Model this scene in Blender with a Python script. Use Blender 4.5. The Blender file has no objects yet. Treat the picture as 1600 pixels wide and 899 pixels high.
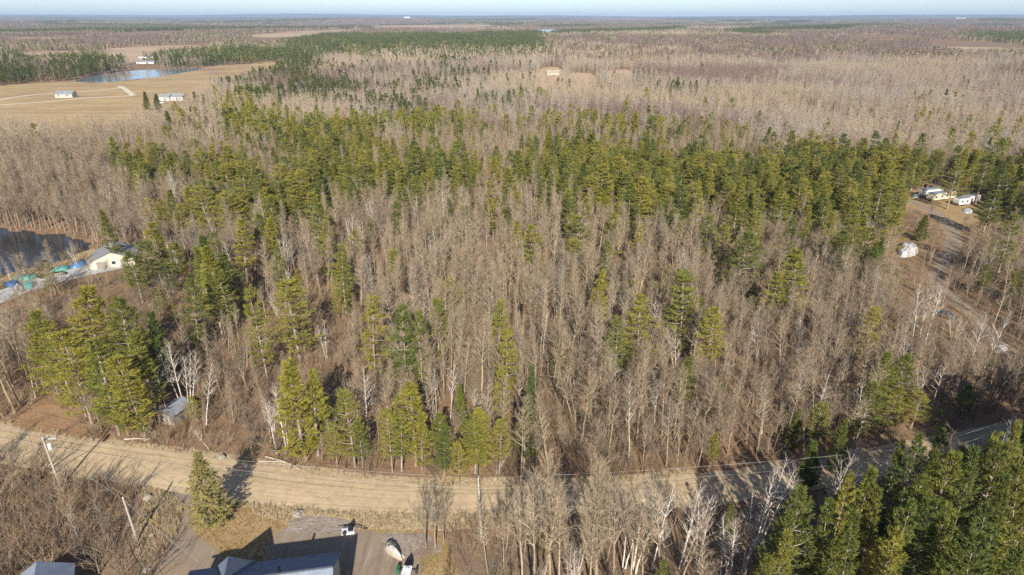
import bpy, math, random
import numpy as np
from mathutils import Vector, Matrix

random.seed(7)
RNG = np.random.default_rng(11)
SC = bpy.context.scene
COL = SC.collection
R = math.radians

# ------------------------------------------------------------------ camera, light, exposure
F_PX, CAM_H = 1010.0, 65.0                       # focal length in photo pixels (1600 wide), drone height in metres
PITCH = math.atan(424.5 / F_PX)
cam_d = bpy.data.cameras.new("camera")
cam = bpy.data.objects.new("camera", cam_d)
COL.objects.link(cam)
cam.location = (0, 0, CAM_H)
cam.rotation_euler = (R(90) - PITCH, 0, 0)
cam_d.sensor_width = 36.0
cam_d.lens = F_PX / 1600.0 * 36.0
cam_d.clip_start = 0.5
cam_d.clip_end = 90000
SC.camera = cam

SUN_EL, SUN_SIDE = 31.0, 3.5                      # sun behind the camera, a little to the right
world = bpy.data.worlds.new("World")
SC.world = world
world.use_nodes = True
wn = world.node_tree
wn.nodes.clear()
sky = wn.nodes.new("ShaderNodeTexSky")
sky.sky_type = 'NISHITA'
sky.sun_disc = False
sky.sun_elevation = R(SUN_EL)
sky.sun_rotation = R(180 - SUN_SIDE)
sky.air_density = 0.65
sky.dust_density = 0.65
sky.ozone_density = 2.5
bg = wn.nodes.new("ShaderNodeBackground")
bg.inputs['Strength'].default_value = 0.1
wo = wn.nodes.new("ShaderNodeOutputWorld")
wn.links.new(sky.outputs[0], bg.inputs[0])
wn.links.new(bg.outputs[0], wo.inputs[0])

sun_d = bpy.data.lights.new("sun", 'SUN')
sun_d.energy = 5.0
sun_d.angle = R(0.53)
sun_d.color = (1.0, 0.93, 0.82)
sun = bpy.data.objects.new("sun", sun_d)
COL.objects.link(sun)
sdir = Vector((math.sin(R(SUN_SIDE)) * math.cos(R(SUN_EL)), -math.cos(R(SUN_SIDE)) * math.cos(R(SUN_EL)), math.sin(R(SUN_EL))))
sun.rotation_euler = sdir.to_track_quat('Z', 'Y').to_euler()
sun.location = (0, -60, 140)

SC.view_settings.view_transform = 'Standard'
SC.view_settings.look = 'None'
SC.view_settings.exposure = 0.72
SC.view_settings.gamma = 1.0
SC.render.engine = 'CYCLES'
SC.cycles.max_bounces = 5
SC.cycles.diffuse_bounces = 3
SC.cycles.glossy_bounces = 2
SC.cycles.transmission_bounces = 2
SC.cycles.transparent_max_bounces = 4
SC.cycles.volume_bounces = 0
SC.cycles.use_denoising = False
SC.cycles.caustics_reflective = False
SC.cycles.caustics_refractive = False

CP, SP = math.cos(PITCH), math.sin(PITCH)


def at(px, py, z=0.0):
    """the place at height z that the photograph shows at pixel (px, py)"""
    u = (px - 800) / F_PX
    v = -(py - 449.5) / F_PX
    d = (u, CP + v * SP, -SP + v * CP)
    t = (z - CAM_H) / d[2]
    return Vector((d[0] * t, d[1] * t, z))


def proj(x, y, z):
    zz = z - CAM_H
    fw = np.maximum(y * CP - zz * SP, 0.1)
    up = y * SP + zz * CP
    return 800 + F_PX * x / fw, 449.5 - F_PX * up / fw, fw


# ------------------------------------------------------------------ helpers
def tag(o, label=None, cat=None, group=None, kind=None):
    if label:
        o['label'] = label
    if cat:
        o['category'] = cat
    if group:
        o['group'] = group
    if kind:
        o['kind'] = kind
    return o


def empty(name, loc=(0, 0, 0), rz=0.0):
    o = bpy.data.objects.new(name, None)
    COL.objects.link(o)
    o.location = loc
    o.rotation_euler = (0, 0, rz)
    o.empty_display_size = 0.3
    return o


class MB:
    """collects shapes for ONE mesh object"""

    def __init__(self):
        self.v, self.f, self.m = [], [], []

    def face(self, pts, mat=0):
        b = len(self.v)
        self.v.extend([tuple(p) for p in pts])
        self.f.append(tuple(range(b, b + len(pts))))
        self.m.append(mat)

    def box(self, x0, x1, y0, y1, z0, z1, mat=0, M=None):
        p = [Vector(q) for q in ((x0, y0, z0), (x1, y0, z0), (x1, y1, z0), (x0, y1, z0), (x0, y0, z1), (x1, y0, z1), (x1, y1, z1), (x0, y1, z1))]
        if M is not None:
            p = [M @ q for q in p]
        b = len(self.v)
        self.v.extend([tuple(q) for q in p])
        for q in ((0, 3, 2, 1), (4, 5, 6, 7), (0, 1, 5, 4), (1, 2, 6, 5), (2, 3, 7, 6), (3, 0, 4, 7)):
            self.f.append(tuple(b + i for i in q))
            self.m.append(mat)

    def prism(self, poly, z0, z1, mat=0):
        n = len(poly)
        b = len(self.v)
        self.v.extend([(p[0], p[1], z0) for p in poly] + [(p[0], p[1], z1) for p in poly])
        self.f.append(tuple(b + n + i for i in range(n)))
        self.m.append(mat)
        self.f.append(tuple(b + n - 1 - i for i in range(n)))
        self.m.append(mat)
        for i in range(n):
            j = (i + 1) % n
            self.f.append((b + i, b + j, b + n + j, b + n + i))
            self.m.append(mat)

    def tube(self, pts, radii, sides=5, mat=0, cap=False):
        b0 = len(self.v)
        n = len(pts)
        for i in range(n):
            a = pts[max(i - 1, 0)]
            c = pts[min(i + 1, n - 1)]
            d = (c - a)
            if d.length < 1e-6:
                d = Vector((0, 0, 1))
            d.normalize()
            up = Vector((0, 0, 1)) if abs(d.z) < 0.9 else Vector((1, 0, 0))
            s = d.cross(up)
            s.normalize()
            t = s.cross(d)
            for k in range(sides):
                an = 2 * math.pi * k / sides
                self.v.append(tuple(pts[i] + (s * math.cos(an) + t * math.sin(an)) * radii[i]))
        for i in range(n - 1):
            for k in range(sides):
                k2 = (k + 1) % sides
                self.f.append((b0 + i * sides + k, b0 + i * sides + k2, b0 + (i + 1) * sides + k2, b0 + (i + 1) * sides + k))
                self.m.append(mat)
        if cap:
            self.f.append(tuple(b0 + (n - 1) * sides + k for k in range(sides)))
            self.m.append(mat)
            self.f.append(tuple(b0 + sides - 1 - k for k in range(sides)))
            self.m.append(mat)

    def tri(self, p, d, L, w, side, mat=0):
        """a thin pointed sliver from p along d"""
        s = d.cross(side)
        if s.length < 1e-5:
            s = Vector((1, 0, 0))
        s.normalize()
        b = len(self.v)
        self.v.append(tuple(p - s * (w / 2)))
        self.v.append(tuple(p + s * (w / 2)))
        self.v.append(tuple(p + d * L))
        self.f.append((b, b + 1, b + 2))
        self.m.append(mat)

    def add(self, o):
        b = len(self.v)
        self.v.extend(o.v)
        self.f.extend([tuple(i + b for i in q) for q in o.f])
        self.m.extend(o.m)

    def mesh(self, name, mats, smooth=False):
        me = bpy.data.meshes.new(name)
        nv, nf = len(self.v), len(self.f)
        tot = np.fromiter((len(q) for q in self.f), np.int32, nf)
        idx = np.fromiter((i for q in self.f for i in q), np.int32, int(tot.sum()))
        start = np.zeros(nf, np.int32)
        if nf > 1:
            start[1:] = np.cumsum(tot)[:-1]
        me.vertices.add(nv)
        me.vertices.foreach_set('co', np.asarray(self.v, np.float32).ravel())
        me.loops.add(len(idx))
        me.loops.foreach_set('vertex_index', idx)
        me.polygons.add(nf)
        me.polygons.foreach_set('loop_start', start)
        me.polygons.foreach_set('loop_total', tot)
        me.polygons.foreach_set('material_index', np.asarray(self.m, np.int32))
        me.polygons.foreach_set('use_smooth', np.full(nf, smooth, bool))
        for m in (mats if isinstance(mats, (list, tuple)) else [mats]):
            me.materials.append(m)
        me.update(calc_edges=True)
        me.validate()
        return me

    def build(self, name, mats, parent=None, smooth=False):
        return link(name, self.mesh(name, mats, smooth), parent)


def link(name, me, parent=None):
    o = bpy.data.objects.new(name, me)
    COL.objects.link(o)
    if parent is not None:
        o.parent = parent
    return o


# ------------------------------------------------------------------ materials
def mat_new(name):
    m = bpy.data.materials.new(name)
    m.use_nodes = True
    nt = m.node_tree
    nt.nodes.clear()
    out = nt.nodes.new("ShaderNodeOutputMaterial")
    return m, nt, out


def ramp(nt, stops):
    r = nt.nodes.new("ShaderNodeValToRGB")
    e = r.color_ramp.elements
    while len(e) < len(stops):
        e.new(0.5)
    for k, (p, c) in enumerate(stops):
        e[k].position = p
        e[k].color = (c[0], c[1], c[2], 1)
    return r


def noise(nt, scale, detail=4.0, rough=0.6, vec=None):
    n = nt.nodes.new("ShaderNodeTexNoise")
    n.inputs['Scale'].default_value = scale
    n.inputs['Detail'].default_value = detail
    n.inputs['Roughness'].default_value = rough
    if vec is None:
        tc = nt.nodes.new("ShaderNodeTexCoord")
        vec = tc.outputs['Object']
    nt.links.new(vec, n.inputs['Vector'])
    return n


def mixc(nt, fac, a, b, mode='MIX'):
    m = nt.nodes.new("ShaderNodeMix")
    m.data_type = 'RGBA'
    m.blend_type = mode
    for s, k in ((fac, 0), (a, 6), (b, 7)):
        if hasattr(s, 'links'):
            nt.links.new(s, m.inputs[k])
        elif isinstance(s, (tuple, list)):
            m.inputs[k].default_value = (*s[:3], 1)
        else:
            m.inputs[k].default_value = s
    return m.outputs[2]


def simple(name, c, rough=0.8, var=0.15, scale=3.0, metal=0.0, bump=0.0, bscale=30.0, c2=None):
    m, nt, out = mat_new(name)
    b = nt.nodes.new("ShaderNodeBsdfPrincipled")
    n = noise(nt, scale)
    c2 = c2 or tuple(x * (1 - var) * 0.8 for x in c)
    r = ramp(nt, [(0.3, c2), (0.7, tuple(min(1, x * (1 + var)) for x in c))])
    nt.links.new(n.outputs[0], r.inputs[0])
    nt.links.new(r.outputs[0], b.inputs['Base Color'])
    b.inputs['Roughness'].default_value = rough
    b.inputs['Metallic'].default_value = metal
    if bump:
        n2 = noise(nt, bscale, 3)
        bp = nt.nodes.new("ShaderNodeBump")
        bp.inputs['Strength'].default_value = bump
        bp.inputs['Distance'].default_value = 0.1
        nt.links.new(n2.outputs[0], bp.inputs['Height'])
        nt.links.new(bp.outputs[0], b.inputs['Normal'])
    nt.links.new(b.outputs[0], out.inputs[0])
    return m


def ground_mat(name, layers, rough=1.0, bump=0.5, bscale=2.0):
    """layers: list of (scale, lo, hi, colour) painted one over the other through noise masks; first colour is the base"""
    m, nt, out = mat_new(name)
    b = nt.nodes.new("ShaderNodeBsdfPrincipled")
    b.inputs['Roughness'].default_value = rough
    b.inputs['Specular IOR Level'].default_value = 0.1
    geo = nt.nodes.new("ShaderNodeNewGeometry")
    col = layers[0][3]
    for k, (s, lo, hi, c) in enumerate(layers[1:]):
        mp = nt.nodes.new("ShaderNodeVectorMath")
        mp.operation = 'ADD'
        mp.inputs[1].default_value = (17.3 * k, -31.7 * k, 5.1 * k)
        nt.links.new(geo.outputs['Position'], mp.inputs[0])
        if isinstance(s, tuple):
            sm = nt.nodes.new("ShaderNodeVectorMath")
            sm.operation = 'MULTIPLY'
            sm.inputs[1].default_value = s
            nt.links.new(mp.outputs[0], sm.inputs[0])
            n = noise(nt, 1.0, 5, 0.65, sm.outputs[0])
        else:
            n = noise(nt, s, 5, 0.65, mp.outputs[0])
        r = ramp(nt, [(lo, (0, 0, 0)), (hi, (1, 1, 1))])
        nt.links.new(n.outputs[0], r.inputs[0])
        col = mixc(nt, r.outputs[0], col, c)
    nt.links.new(col, b.inputs['Base Color'])
    if bump:
        n2 = noise(nt, bscale, 4, 0.7, geo.outputs['Position'])
        bp = nt.nodes.new("ShaderNodeBump")
        bp.inputs['Strength'].default_value = bump
        bp.inputs['Distance'].default_value = 0.25
        nt.links.new(n2.outputs[0], bp.inputs['Height'])
        nt.links.new(bp.outputs[0], b.inputs['Normal'])
    nt.links.new(b.outputs[0], out.inputs[0])
    return m


def leaf_mat(name, stops, trans=0.25, island=True):
    m, nt, out = mat_new(name)
    oi = nt.nodes.new("ShaderNodeObjectInfo")
    r = ramp(nt, stops)
    nt.links.new(oi.outputs['Random'], r.inputs[0])
    n = noise(nt, 0.9, 3)
    r2 = ramp(nt, [(0.3, (0.62, 0.66, 0.6)), (0.72, (1.25, 1.2, 1.1))])
    nt.links.new(n.outputs[0], r2.inputs[0])
    col = mixc(nt, 1.0, r.outputs[0], r2.outputs[0], 'MULTIPLY')
    d = nt.nodes.new("ShaderNodeBsdfDiffuse")
    t = nt.nodes.new("ShaderNodeBsdfTranslucent")
    mx = nt.nodes.new("ShaderNodeAddShader")
    tcol = mixc(nt, 1.0, col, (trans, trans, trans * .8), 'MULTIPLY')
    nt.links.new(col, d.inputs[0])
    nt.links.new(tcol, t.inputs[0])
    nt.links.new(d.outputs[0], mx.inputs[0])
    nt.links.new(t.outputs[0], mx.inputs[1])
    nt.links.new(mx.outputs[0], out.inputs[0])
    return m


def bark_mat(name, stops, nscale=1.5, lo=(0.7, 0.7, 0.7), hi=(1.2, 1.2, 1.2)):
    m, nt, out = mat_new(name)
    oi = nt.nodes.new("ShaderNodeObjectInfo")
    r = ramp(nt, stops)
    nt.links.new(oi.outputs['Random'], r.inputs[0])
    n = noise(nt, nscale, 3)
    r2 = ramp(nt, [(0.35, lo), (0.65, hi)])
    nt.links.new(n.outputs[0], r2.inputs[0])
    col = mixc(nt, 1.0, r.outputs[0], r2.outputs[0], 'MULTIPLY')
    d = nt.nodes.new("ShaderNodeBsdfDiffuse")
    nt.links.new(col, d.inputs[0])
    nt.links.new(d.outputs[0], out.inputs[0])
    return m


M = {}
M['forest_floor'] = ground_mat('forest_floor', [
    (0, 0, 0, (0.205, 0.132, 0.078)),
    (0.05, 0.42, 0.62, (0.265, 0.165, 0.092)),
    (0.35, 0.5, 0.7, (0.31, 0.215, 0.13)),
    (1.6, 0.55, 0.7, (0.125, 0.082, 0.052)),
    (0.0035, 0.5, 0.62, (0.20, 0.15, 0.105))], bump=0.7, bscale=1.4)
M['field'] = ground_mat('field', [
    (0, 0, 0, (0.38, 0.27, 0.14)), (0.02, 0.4, 0.65, (0.43, 0.31, 0.17)), ((0.004, 0.11, 1.0), 0.5, 0.62, (0.30, 0.22, 0.12)), (0.15, 0.5, 0.7, (0.29, 0.215, 0.115)), (0.008, 0.52, 0.62, (0.27, 0.19, 0.12))], bump=0.2, bscale=0.5)
M['far_field'] = ground_mat('far_field', [
    (0, 0, 0, (0.38, 0.28, 0.18)), (0.01, 0.4, 0.65, (0.43, 0.32, 0.21)), (0.004, 0.5, 0.6, (0.30, 0.215, 0.14))], bump=0.0)
M['pale_gravel'] = ground_mat('pale_gravel', [(0, 0, 0, (0.58, 0.50, 0.38)), (0.1, 0.45, 0.6, (0.52, 0.44, 0.33))], bump=0.2)
M['sand'] = ground_mat('sand', [(0, 0, 0, (0.47, 0.32, 0.19)), (0.2, 0.45, 0.6, (0.40, 0.24, 0.14)), (1.0, 0.5, 0.7, (0.52, 0.39, 0.25))], bump=0.3, bscale=0.6)
M['bare_earth'] = ground_mat('bare_earth', [(0, 0, 0, (0.31, 0.19, 0.105)), (0.3, 0.42, 0.62, (0.25, 0.15, 0.085)), (1.2, 0.5, 0.68, (0.36, 0.245, 0.15)), (3.0, 0.56, 0.7, (0.17, 0.11, 0.07))], bump=0.7, bscale=3)
M['concrete'] = ground_mat('concrete', [(0, 0, 0, (0.42, 0.42, 0.40)), (0.3, 0.42, 0.62, (0.35, 0.36, 0.35)), (1.2, 0.5, 0.68, (0.47, 0.46, 0.43))], bump=0.2, bscale=3)
M['lawn'] = ground_mat('lawn', [
    (0, 0, 0, (0.30, 0.205, 0.095)), (0.25, 0.42, 0.6, (0.36, 0.255, 0.13)), (0.6, 0.5, 0.7, (0.24, 0.155, 0.075)), (2.5, 0.5, 0.7, (0.40, 0.30, 0.16)), (0.12, 0.55, 0.68, (0.25, 0.19, 0.08))], bump=0.7, bscale=4)
M['verge'] = ground_mat('verge', [
    (0, 0, 0, (0.43, 0.34, 0.22)), (0.5, 0.42, 0.6, (0.36, 0.27, 0.165)), (2.0, 0.5, 0.66, (0.48, 0.39, 0.26)), (1.2, 0.58, 0.7, (0.24, 0.155, 0.09)), (5.0, 0.56, 0.7, (0.30, 0.225, 0.14))], bump=0.9, bscale=3)
M['drive'] = ground_mat('drive', [
    (0, 0, 0, (0.27, 0.212, 0.155)), (0.25, 0.42, 0.62, (0.235, 0.182, 0.132)), (1.5, 0.52, 0.7, (0.30, 0.238, 0.175)), (0.12, 0.52, 0.64, (0.28, 0.205, 0.132)), (6.0, 0.55, 0.7, (0.21, 0.165, 0.122)), ((1.5, 0.10, 1.0), 0.54, 0.66, (0.195, 0.155, 0.118)), ((1.9, 0.14, 1.0), 0.56, 0.68, (0.33, 0.27, 0.20))], bump=0.3, bscale=8)
M['rubble'] = ground_mat('rubble', [(0, 0, 0, (0.28, 0.235, 0.19)), (0.4, 0.45, 0.6, (0.34, 0.29, 0.24)), (1.6, 0.5, 0.66, (0.19, 0.145, 0.11)), (0.2, 0.55, 0.66, (0.22, 0.155, 0.105))], bump=0.6, bscale=3)


def road_material():
    m, nt, out = mat_new('gravel_road')
    b = nt.nodes.new("ShaderNodeBsdfPrincipled")
    b.inputs['Roughness'].default_value = 0.95
    b.inputs['Specular IOR Level'].default_value = 0.15
    uv = nt.nodes.new("ShaderNodeUVMap")
    geo = nt.nodes.new("ShaderNodeNewGeometry")
    sep = nt.nodes.new("ShaderNodeSeparateXYZ")
    nt.links.new(uv.outputs[0], sep.inputs[0])
    n = noise(nt, 0.25, 5, 0.65, geo.outputs['Position'])
    r = ramp(nt, [(0.35, (0.43, 0.33, 0.205)), (0.65, (0.51, 0.395, 0.25))])
    nt.links.new(n.outputs[0], r.inputs[0])
    # long streaks that run with the traffic
    mp = nt.nodes.new("ShaderNodeMapping")
    mp.inputs['Scale'].default_value = (11.0, 0.02, 1.0)
    nt.links.new(uv.outputs[0], mp.inputs[0])
    n2 = noise(nt, 1.6, 5, 0.6, mp.outputs[0])
    r2 = ramp(nt, [(0.3, (0.78, 0.78, 0.77)), (0.5, (0.98, 0.98, 0.98)), (0.72, (1.08, 1.08, 1.07))])
    nt.links.new(n2.outputs[0], r2.inputs[0])
    nm = noise(nt, 0.7, 5, 0.7, geo.outputs['Position'])
    rm = ramp(nt, [(0.34, (0.80, 0.79, 0.77)), (0.5, (1.0, 1.0, 1.0)), (0.68, (1.10, 1.09, 1.06))])
    nt.links.new(nm.outputs[0], rm.inputs[0])
    r_out = mixc(nt, 0.9, r.outputs[0], rm.outputs[0], 'MULTIPLY')
    c = mixc(nt, 0.6, r_out, r2.outputs[0], 'MULTIPLY')
    # narrow darker lines running along the road
    w = nt.nodes.new("ShaderNodeMath")
    w.operation = 'MULTIPLY_ADD'
    n3 = noise(nt, 0.18, 3, 0.5, geo.outputs['Position'])
    nt.links.new(n3.outputs[0], w.inputs[0])
    w.inputs[1].default_value = 0.09
    nt.links.new(sep.outputs[0], w.inputs[2])
    for cen, wid, dark in ((0.735, 0.018, 0.60), (0.90, 0.02, 0.74), (0.16, 0.03, 0.86)):
        s = nt.nodes.new("ShaderNodeMath")
        s.operation = 'SUBTRACT'
        nt.links.new(w.outputs[0], s.inputs[0])
        s.inputs[1].default_value = cen
        a = nt.nodes.new("ShaderNodeMath")
        a.operation = 'ABSOLUTE'
        nt.links.new(s.outputs[0], a.inputs[0])
        rr = ramp(nt, [(wid * 0.4, (dark, dark, dark)), (wid, (1, 1, 1))])
        nt.links.new(a.outputs[0], rr.inputs[0])
        c = mixc(nt, 0.85, c, rr.outputs[0], 'MULTIPLY')
    n4 = noise(nt, 5.0, 3, 0.6, geo.outputs['Position'])
    r4 = ramp(nt, [(0.3, (0.86, 0.86, 0.86)), (0.7, (1.1, 1.1, 1.1))])
    nt.links.new(n4.outputs[0], r4.inputs[0])
    c = mixc(nt, 1.0, c, r4.outputs[0], 'MULTIPLY')
    nt.links.new(c, b.inputs['Base Color'])
    bp = nt.nodes.new("ShaderNodeBump")
    bp.inputs['Strength'].default_value = 0.35
    bp.inputs['Distance'].default_value = 0.10
    nt.links.new(nm.outputs[0], bp.inputs['Height'])
    nt.links.new(bp.outputs[0], b.inputs['Normal'])
    nt.links.new(b.outputs[0], out.inputs[0])
    return m


M['road'] = road_material()


def water_material(name, c, bump):
    m, nt, out = mat_new(name)
    b = nt.nodes.new("ShaderNodeBsdfPrincipled")
    b.inputs['Base Color'].default_value = (*c, 1)
    b.inputs['Roughness'].default_value = 0.1
    b.inputs['IOR'].default_value = 1.33
    geo = nt.nodes.new("ShaderNodeNewGeometry")
    n = noise(nt, 0.6, 3, 0.5, geo.outputs['Position'])
    bp = nt.nodes.new("ShaderNodeBump")
    bp.inputs['Strength'].default_value = bump
    bp.inputs['Distance'].default_value = 0.05
    nt.links.new(n.outputs[0], bp.inputs['Height'])
    nt.links.new(bp.outputs[0], b.inputs['Normal'])
    nt.links.new(b.outputs[0], out.inputs[0])
    return m


M['water'] = water_material('pond_water', (0.020, 0.024, 0.028), 0.12)
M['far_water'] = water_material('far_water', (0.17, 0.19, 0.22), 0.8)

PINE_STOPS = [(0.0, (0.190, 0.185, 0.044)), (0.3, (0.227, 0.203, 0.044)), (0.55, (0.151, 0.162, 0.044)), (0.8, (0.246, 0.212, 0.048)), (1.0, (0.128, 0.148, 0.048))]
M['pine_needles'] = leaf_mat('pine_needles', PINE_STOPS, 0.6)
M['spruce_needles'] = leaf_mat('spruce_needles', [(0.0, (0.085, 0.105, 0.030)), (0.5, (0.115, 0.125, 0.030)), (1.0, (0.065, 0.09, 0.03))], 0.5)
M['yard_spruce_needles'] = leaf_mat('yard_spruce_needles', [(0.0, (0.24, 0.205, 0.085)), (1.0, (0.23, 0.20, 0.085))], 0.2)
M['deep_needles'] = leaf_mat('deep_needles', [(0.0, (0.115, 0.135, 0.038)), (0.4, (0.145, 0.150, 0.038)), (0.7, (0.095, 0.120, 0.040)), (1.0, (0.165, 0.160, 0.040))], 0.5)
M['dark_needles'] = leaf_mat('dark_needles', [(0.0, (0.085, 0.105, 0.040)), (0.5, (0.115, 0.122, 0.040)), (1.0, (0.065, 0.088, 0.042))], 0.5)
M['pine_bark'] = bark_mat('pine_bark', [(0.0, (0.26, 0.21, 0.16)), (1.0, (0.34, 0.28, 0.22))])
M['aspen_bark'] = bark_mat('aspen_bark', [(0.0, (0.351, 0.276, 0.184)), (0.3, (0.277, 0.229, 0.170)), (0.6, (0.407, 0.333, 0.228)), (0.8, (0.249, 0.200, 0.150)), (1.0, (0.370, 0.295, 0.194))], 0.8)
M['maple_bark'] = bark_mat('maple_bark', [(0.0, (0.25, 0.20, 0.15)), (0.5, (0.31, 0.24, 0.17)), (1.0, (0.21, 0.175, 0.14))], 0.8)
M['birch_bark'] = bark_mat('birch_bark', [(0.0, (0.66, 0.60, 0.52)), (1.0, (0.74, 0.69, 0.62))], 2.5, (0.55, 0.53, 0.5), (1.05, 1.05, 1.05))
M['aspen_twig'] = bark_mat('aspen_twig', [(0.0, (0.260, 0.205, 0.138)), (0.3, (0.316, 0.245, 0.156)), (0.5, (0.213, 0.178, 0.141)), (0.75, (0.335, 0.269, 0.176)), (1.0, (0.279, 0.201, 0.127))], 0.3, (0.85, 0.85, 0.85), (1.1, 1.1, 1.1))
M['maple_twig'] = bark_mat('maple_twig', [(0.0, (0.223, 0.178, 0.122)), (0.3, (0.288, 0.226, 0.151)), (0.5, (0.186, 0.162, 0.127)), (0.75, (0.260, 0.207, 0.141)), (1.0, (0.298, 0.212, 0.127))], 0.3, (0.85, 0.85, 0.85), (1.1, 1.1, 1.1))
M['birch_twig'] = bark_mat('birch_twig', [(0.0, (0.36, 0.30, 0.24)), (1.0, (0.31, 0.25, 0.20))], 0.3, (0.85, 0.85, 0.85), (1.1, 1.1, 1.1))
M['bush_twig'] = bark_mat('bush_twig', [(0.0, (0.23, 0.16, 0.105)), (0.2, (0.175, 0.145, 0.115)), (0.4, (0.29, 0.22, 0.14)), (0.6, (0.20, 0.165, 0.125)), (0.8, (0.25, 0.165, 0.10)), (1.0, (0.25, 0.20, 0.135))], 0.3, (0.85, 0.85, 0.85), (1.1, 1.1, 1.1))
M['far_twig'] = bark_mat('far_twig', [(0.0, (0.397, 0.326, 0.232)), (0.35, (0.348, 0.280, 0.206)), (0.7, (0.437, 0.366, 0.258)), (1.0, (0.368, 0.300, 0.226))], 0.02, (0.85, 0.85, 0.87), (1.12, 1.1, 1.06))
M['mauve_twig'] = bark_mat('mauve_twig', [(0.0, (0.205, 0.148, 0.133)), (0.35, (0.246, 0.178, 0.149)), (0.7, (0.184, 0.138, 0.133)), (1.0, (0.267, 0.188, 0.149))], 0.02, (0.8, 0.8, 0.82), (1.12, 1.1, 1.08))
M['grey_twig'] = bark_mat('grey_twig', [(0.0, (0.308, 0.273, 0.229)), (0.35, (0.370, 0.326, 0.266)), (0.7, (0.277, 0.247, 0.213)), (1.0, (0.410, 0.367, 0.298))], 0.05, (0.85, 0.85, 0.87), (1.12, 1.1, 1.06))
M['straw'] = bark_mat('straw', [(0.0, (0.46, 0.36, 0.21)), (0.5, (0.54, 0.44, 0.29)), (1.0, (0.38, 0.28, 0.16))], 0.5)
M['lawn_straw'] = bark_mat('lawn_straw', [(0.0, (0.36, 0.25, 0.11)), (0.5, (0.42, 0.31, 0.15)), (1.0, (0.27, 0.18, 0.08))], 0.5)


def shingle_material():
    m, nt, out = mat_new('shingle')
    b = nt.nodes.new("ShaderNodeBsdfPrincipled")
    b.inputs['Roughness'].default_value = 0.9
    b.inputs['Specular IOR Level'].default_value = 0.2
    n = noise(nt, 7.0, 4, 0.7)
    r = ramp(nt, [(0.3, (0.135, 0.165, 0.205)), (0.5, (0.19, 0.225, 0.27)), (0.7, (0.25, 0.28, 0.32))])
    nt.links.new(n.outputs[0], r.inputs[0])
    tc = nt.nodes.new("ShaderNodeTexCoord")
    w = nt.nodes.new("ShaderNodeTexWave")
    w.bands_direction = 'Z'
    w.wave_profile = 'SAW'
    w.inputs['Scale'].default_value = 1.9
    w.inputs['Distortion'].default_value = 0.6
    w.inputs['Detail'].default_value = 2
    nt.links.new(tc.outputs['Object'], w.inputs['Vector'])
    r2 = ramp(nt, [(0.0, (0.72, 0.72, 0.74)), (0.25, (1.0, 1.0, 1.0)), (1.0, (1.08, 1.08, 1.08))])
    nt.links.new(w.outputs[0], r2.inputs[0])
    n3 = noise(nt, 0.5, 3)
    r3 = ramp(nt, [(0.35, (0.88, 0.88, 0.9)), (0.65, (1.1, 1.1, 1.08))])
    nt.links.new(n3.outputs[0], r3.inputs[0])
    c = mixc(nt, 1.0, r.outputs[0], r2.outputs[0], 'MULTIPLY')
    c = mixc(nt, 1.0, c, r3.outputs[0], 'MULTIPLY')
    nt.links.new(c, b.inputs['Base Color'])
    bp = nt.nodes.new("ShaderNodeBump")
    bp.inputs['Strength'].default_value = 0.35
    bp.inputs['Distance'].default_value = 0.03
    nt.links.new(w.outputs[0], bp.inputs['Height'])
    nt.links.new(bp.outputs[0], b.inputs['Normal'])
    nt.links.new(b.outputs[0], out.inputs[0])
    return m


M['shingle'] = shingle_material()
M['roof_trim'] = simple('roof_trim', (0.10, 0.11, 0.13), 0.6)
M['siding'] = simple('siding', (0.42, 0.40, 0.36), 0.7, 0.06)
M['white_paint'] = simple('white_paint', (0.62, 0.61, 0.585), 0.6, 0.06, 1.5)
M['cream'] = simple('cream', (0.62, 0.53, 0.38), 0.7, 0.1, 0.6)
M['cream_wall'] = simple('cream_wall', (0.56, 0.51, 0.40), 0.7, 0.08, 0.8)
M['metal_roof'] = simple('metal_roof', (0.34, 0.37, 0.40), 0.4, 0.15, 1.0, metal=0.35)
M['grey_roof'] = simple('grey_roof', (0.23, 0.235, 0.24), 0.8, 0.15, 2.0)
M['weathered'] = simple('weathered', (0.27, 0.235, 0.19), 0.85, 0.2, 3.0)
M['pole_wood'] = simple('pole_wood', (0.40, 0.35, 0.29), 0.85, 0.15, 2.0)
M['black'] = simple('black', (0.012, 0.012, 0.016), 0.35, 0.2)
M['rubber'] = simple('rubber', (0.02, 0.02, 0.02), 0.8, 0.2)
M['glass'] = simple('glass', (0.03, 0.04, 0.05), 0.1, 0.1)
M['steel'] = simple('steel', (0.45, 0.46, 0.47), 0.4, 0.1, metal=0.6)
M['cable'] = simple('cable', (0.32, 0.31, 0.29), 0.5, 0.1)
M['teal'] = simple('teal', (0.11, 0.31, 0.26), 0.5, 0.25, 0.8)
M['blue_tarp'] = simple('blue_tarp', (0.06, 0.14, 0.28), 0.45, 0.25, 0.8)
M['plastic'] = simple('plastic', (0.50, 0.49, 0.47), 0.5, 0.25, 1.2, bump=0.6, bscale=2.5)
M['sandpile'] = simple('sandpile', (0.38, 0.33, 0.26), 0.95, 0.15, 1.5, bump=0.8, bscale=3)
M['stone'] = simple('stone', (0.30, 0.27, 0.23), 0.9, 0.25, 2.0, bump=0.8, bscale=4)
M['yellow'] = simple('yellow', (0.55, 0.42, 0.05), 0.6, 0.1)
M['dead_wood'] = simple('dead_wood', (0.40, 0.34, 0.27), 0.9, 0.2, 2.0)
M['hull'] = simple('hull', (0.72, 0.72, 0.74), 0.3, 0.04, 1.0)
M['green_paint'] = simple('green_paint', (0.03, 0.13, 0.07), 0.5, 0.15)
M['car_paint'] = simple('car_paint', (0.045, 0.05, 0.055), 0.3, 0.1)
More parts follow.
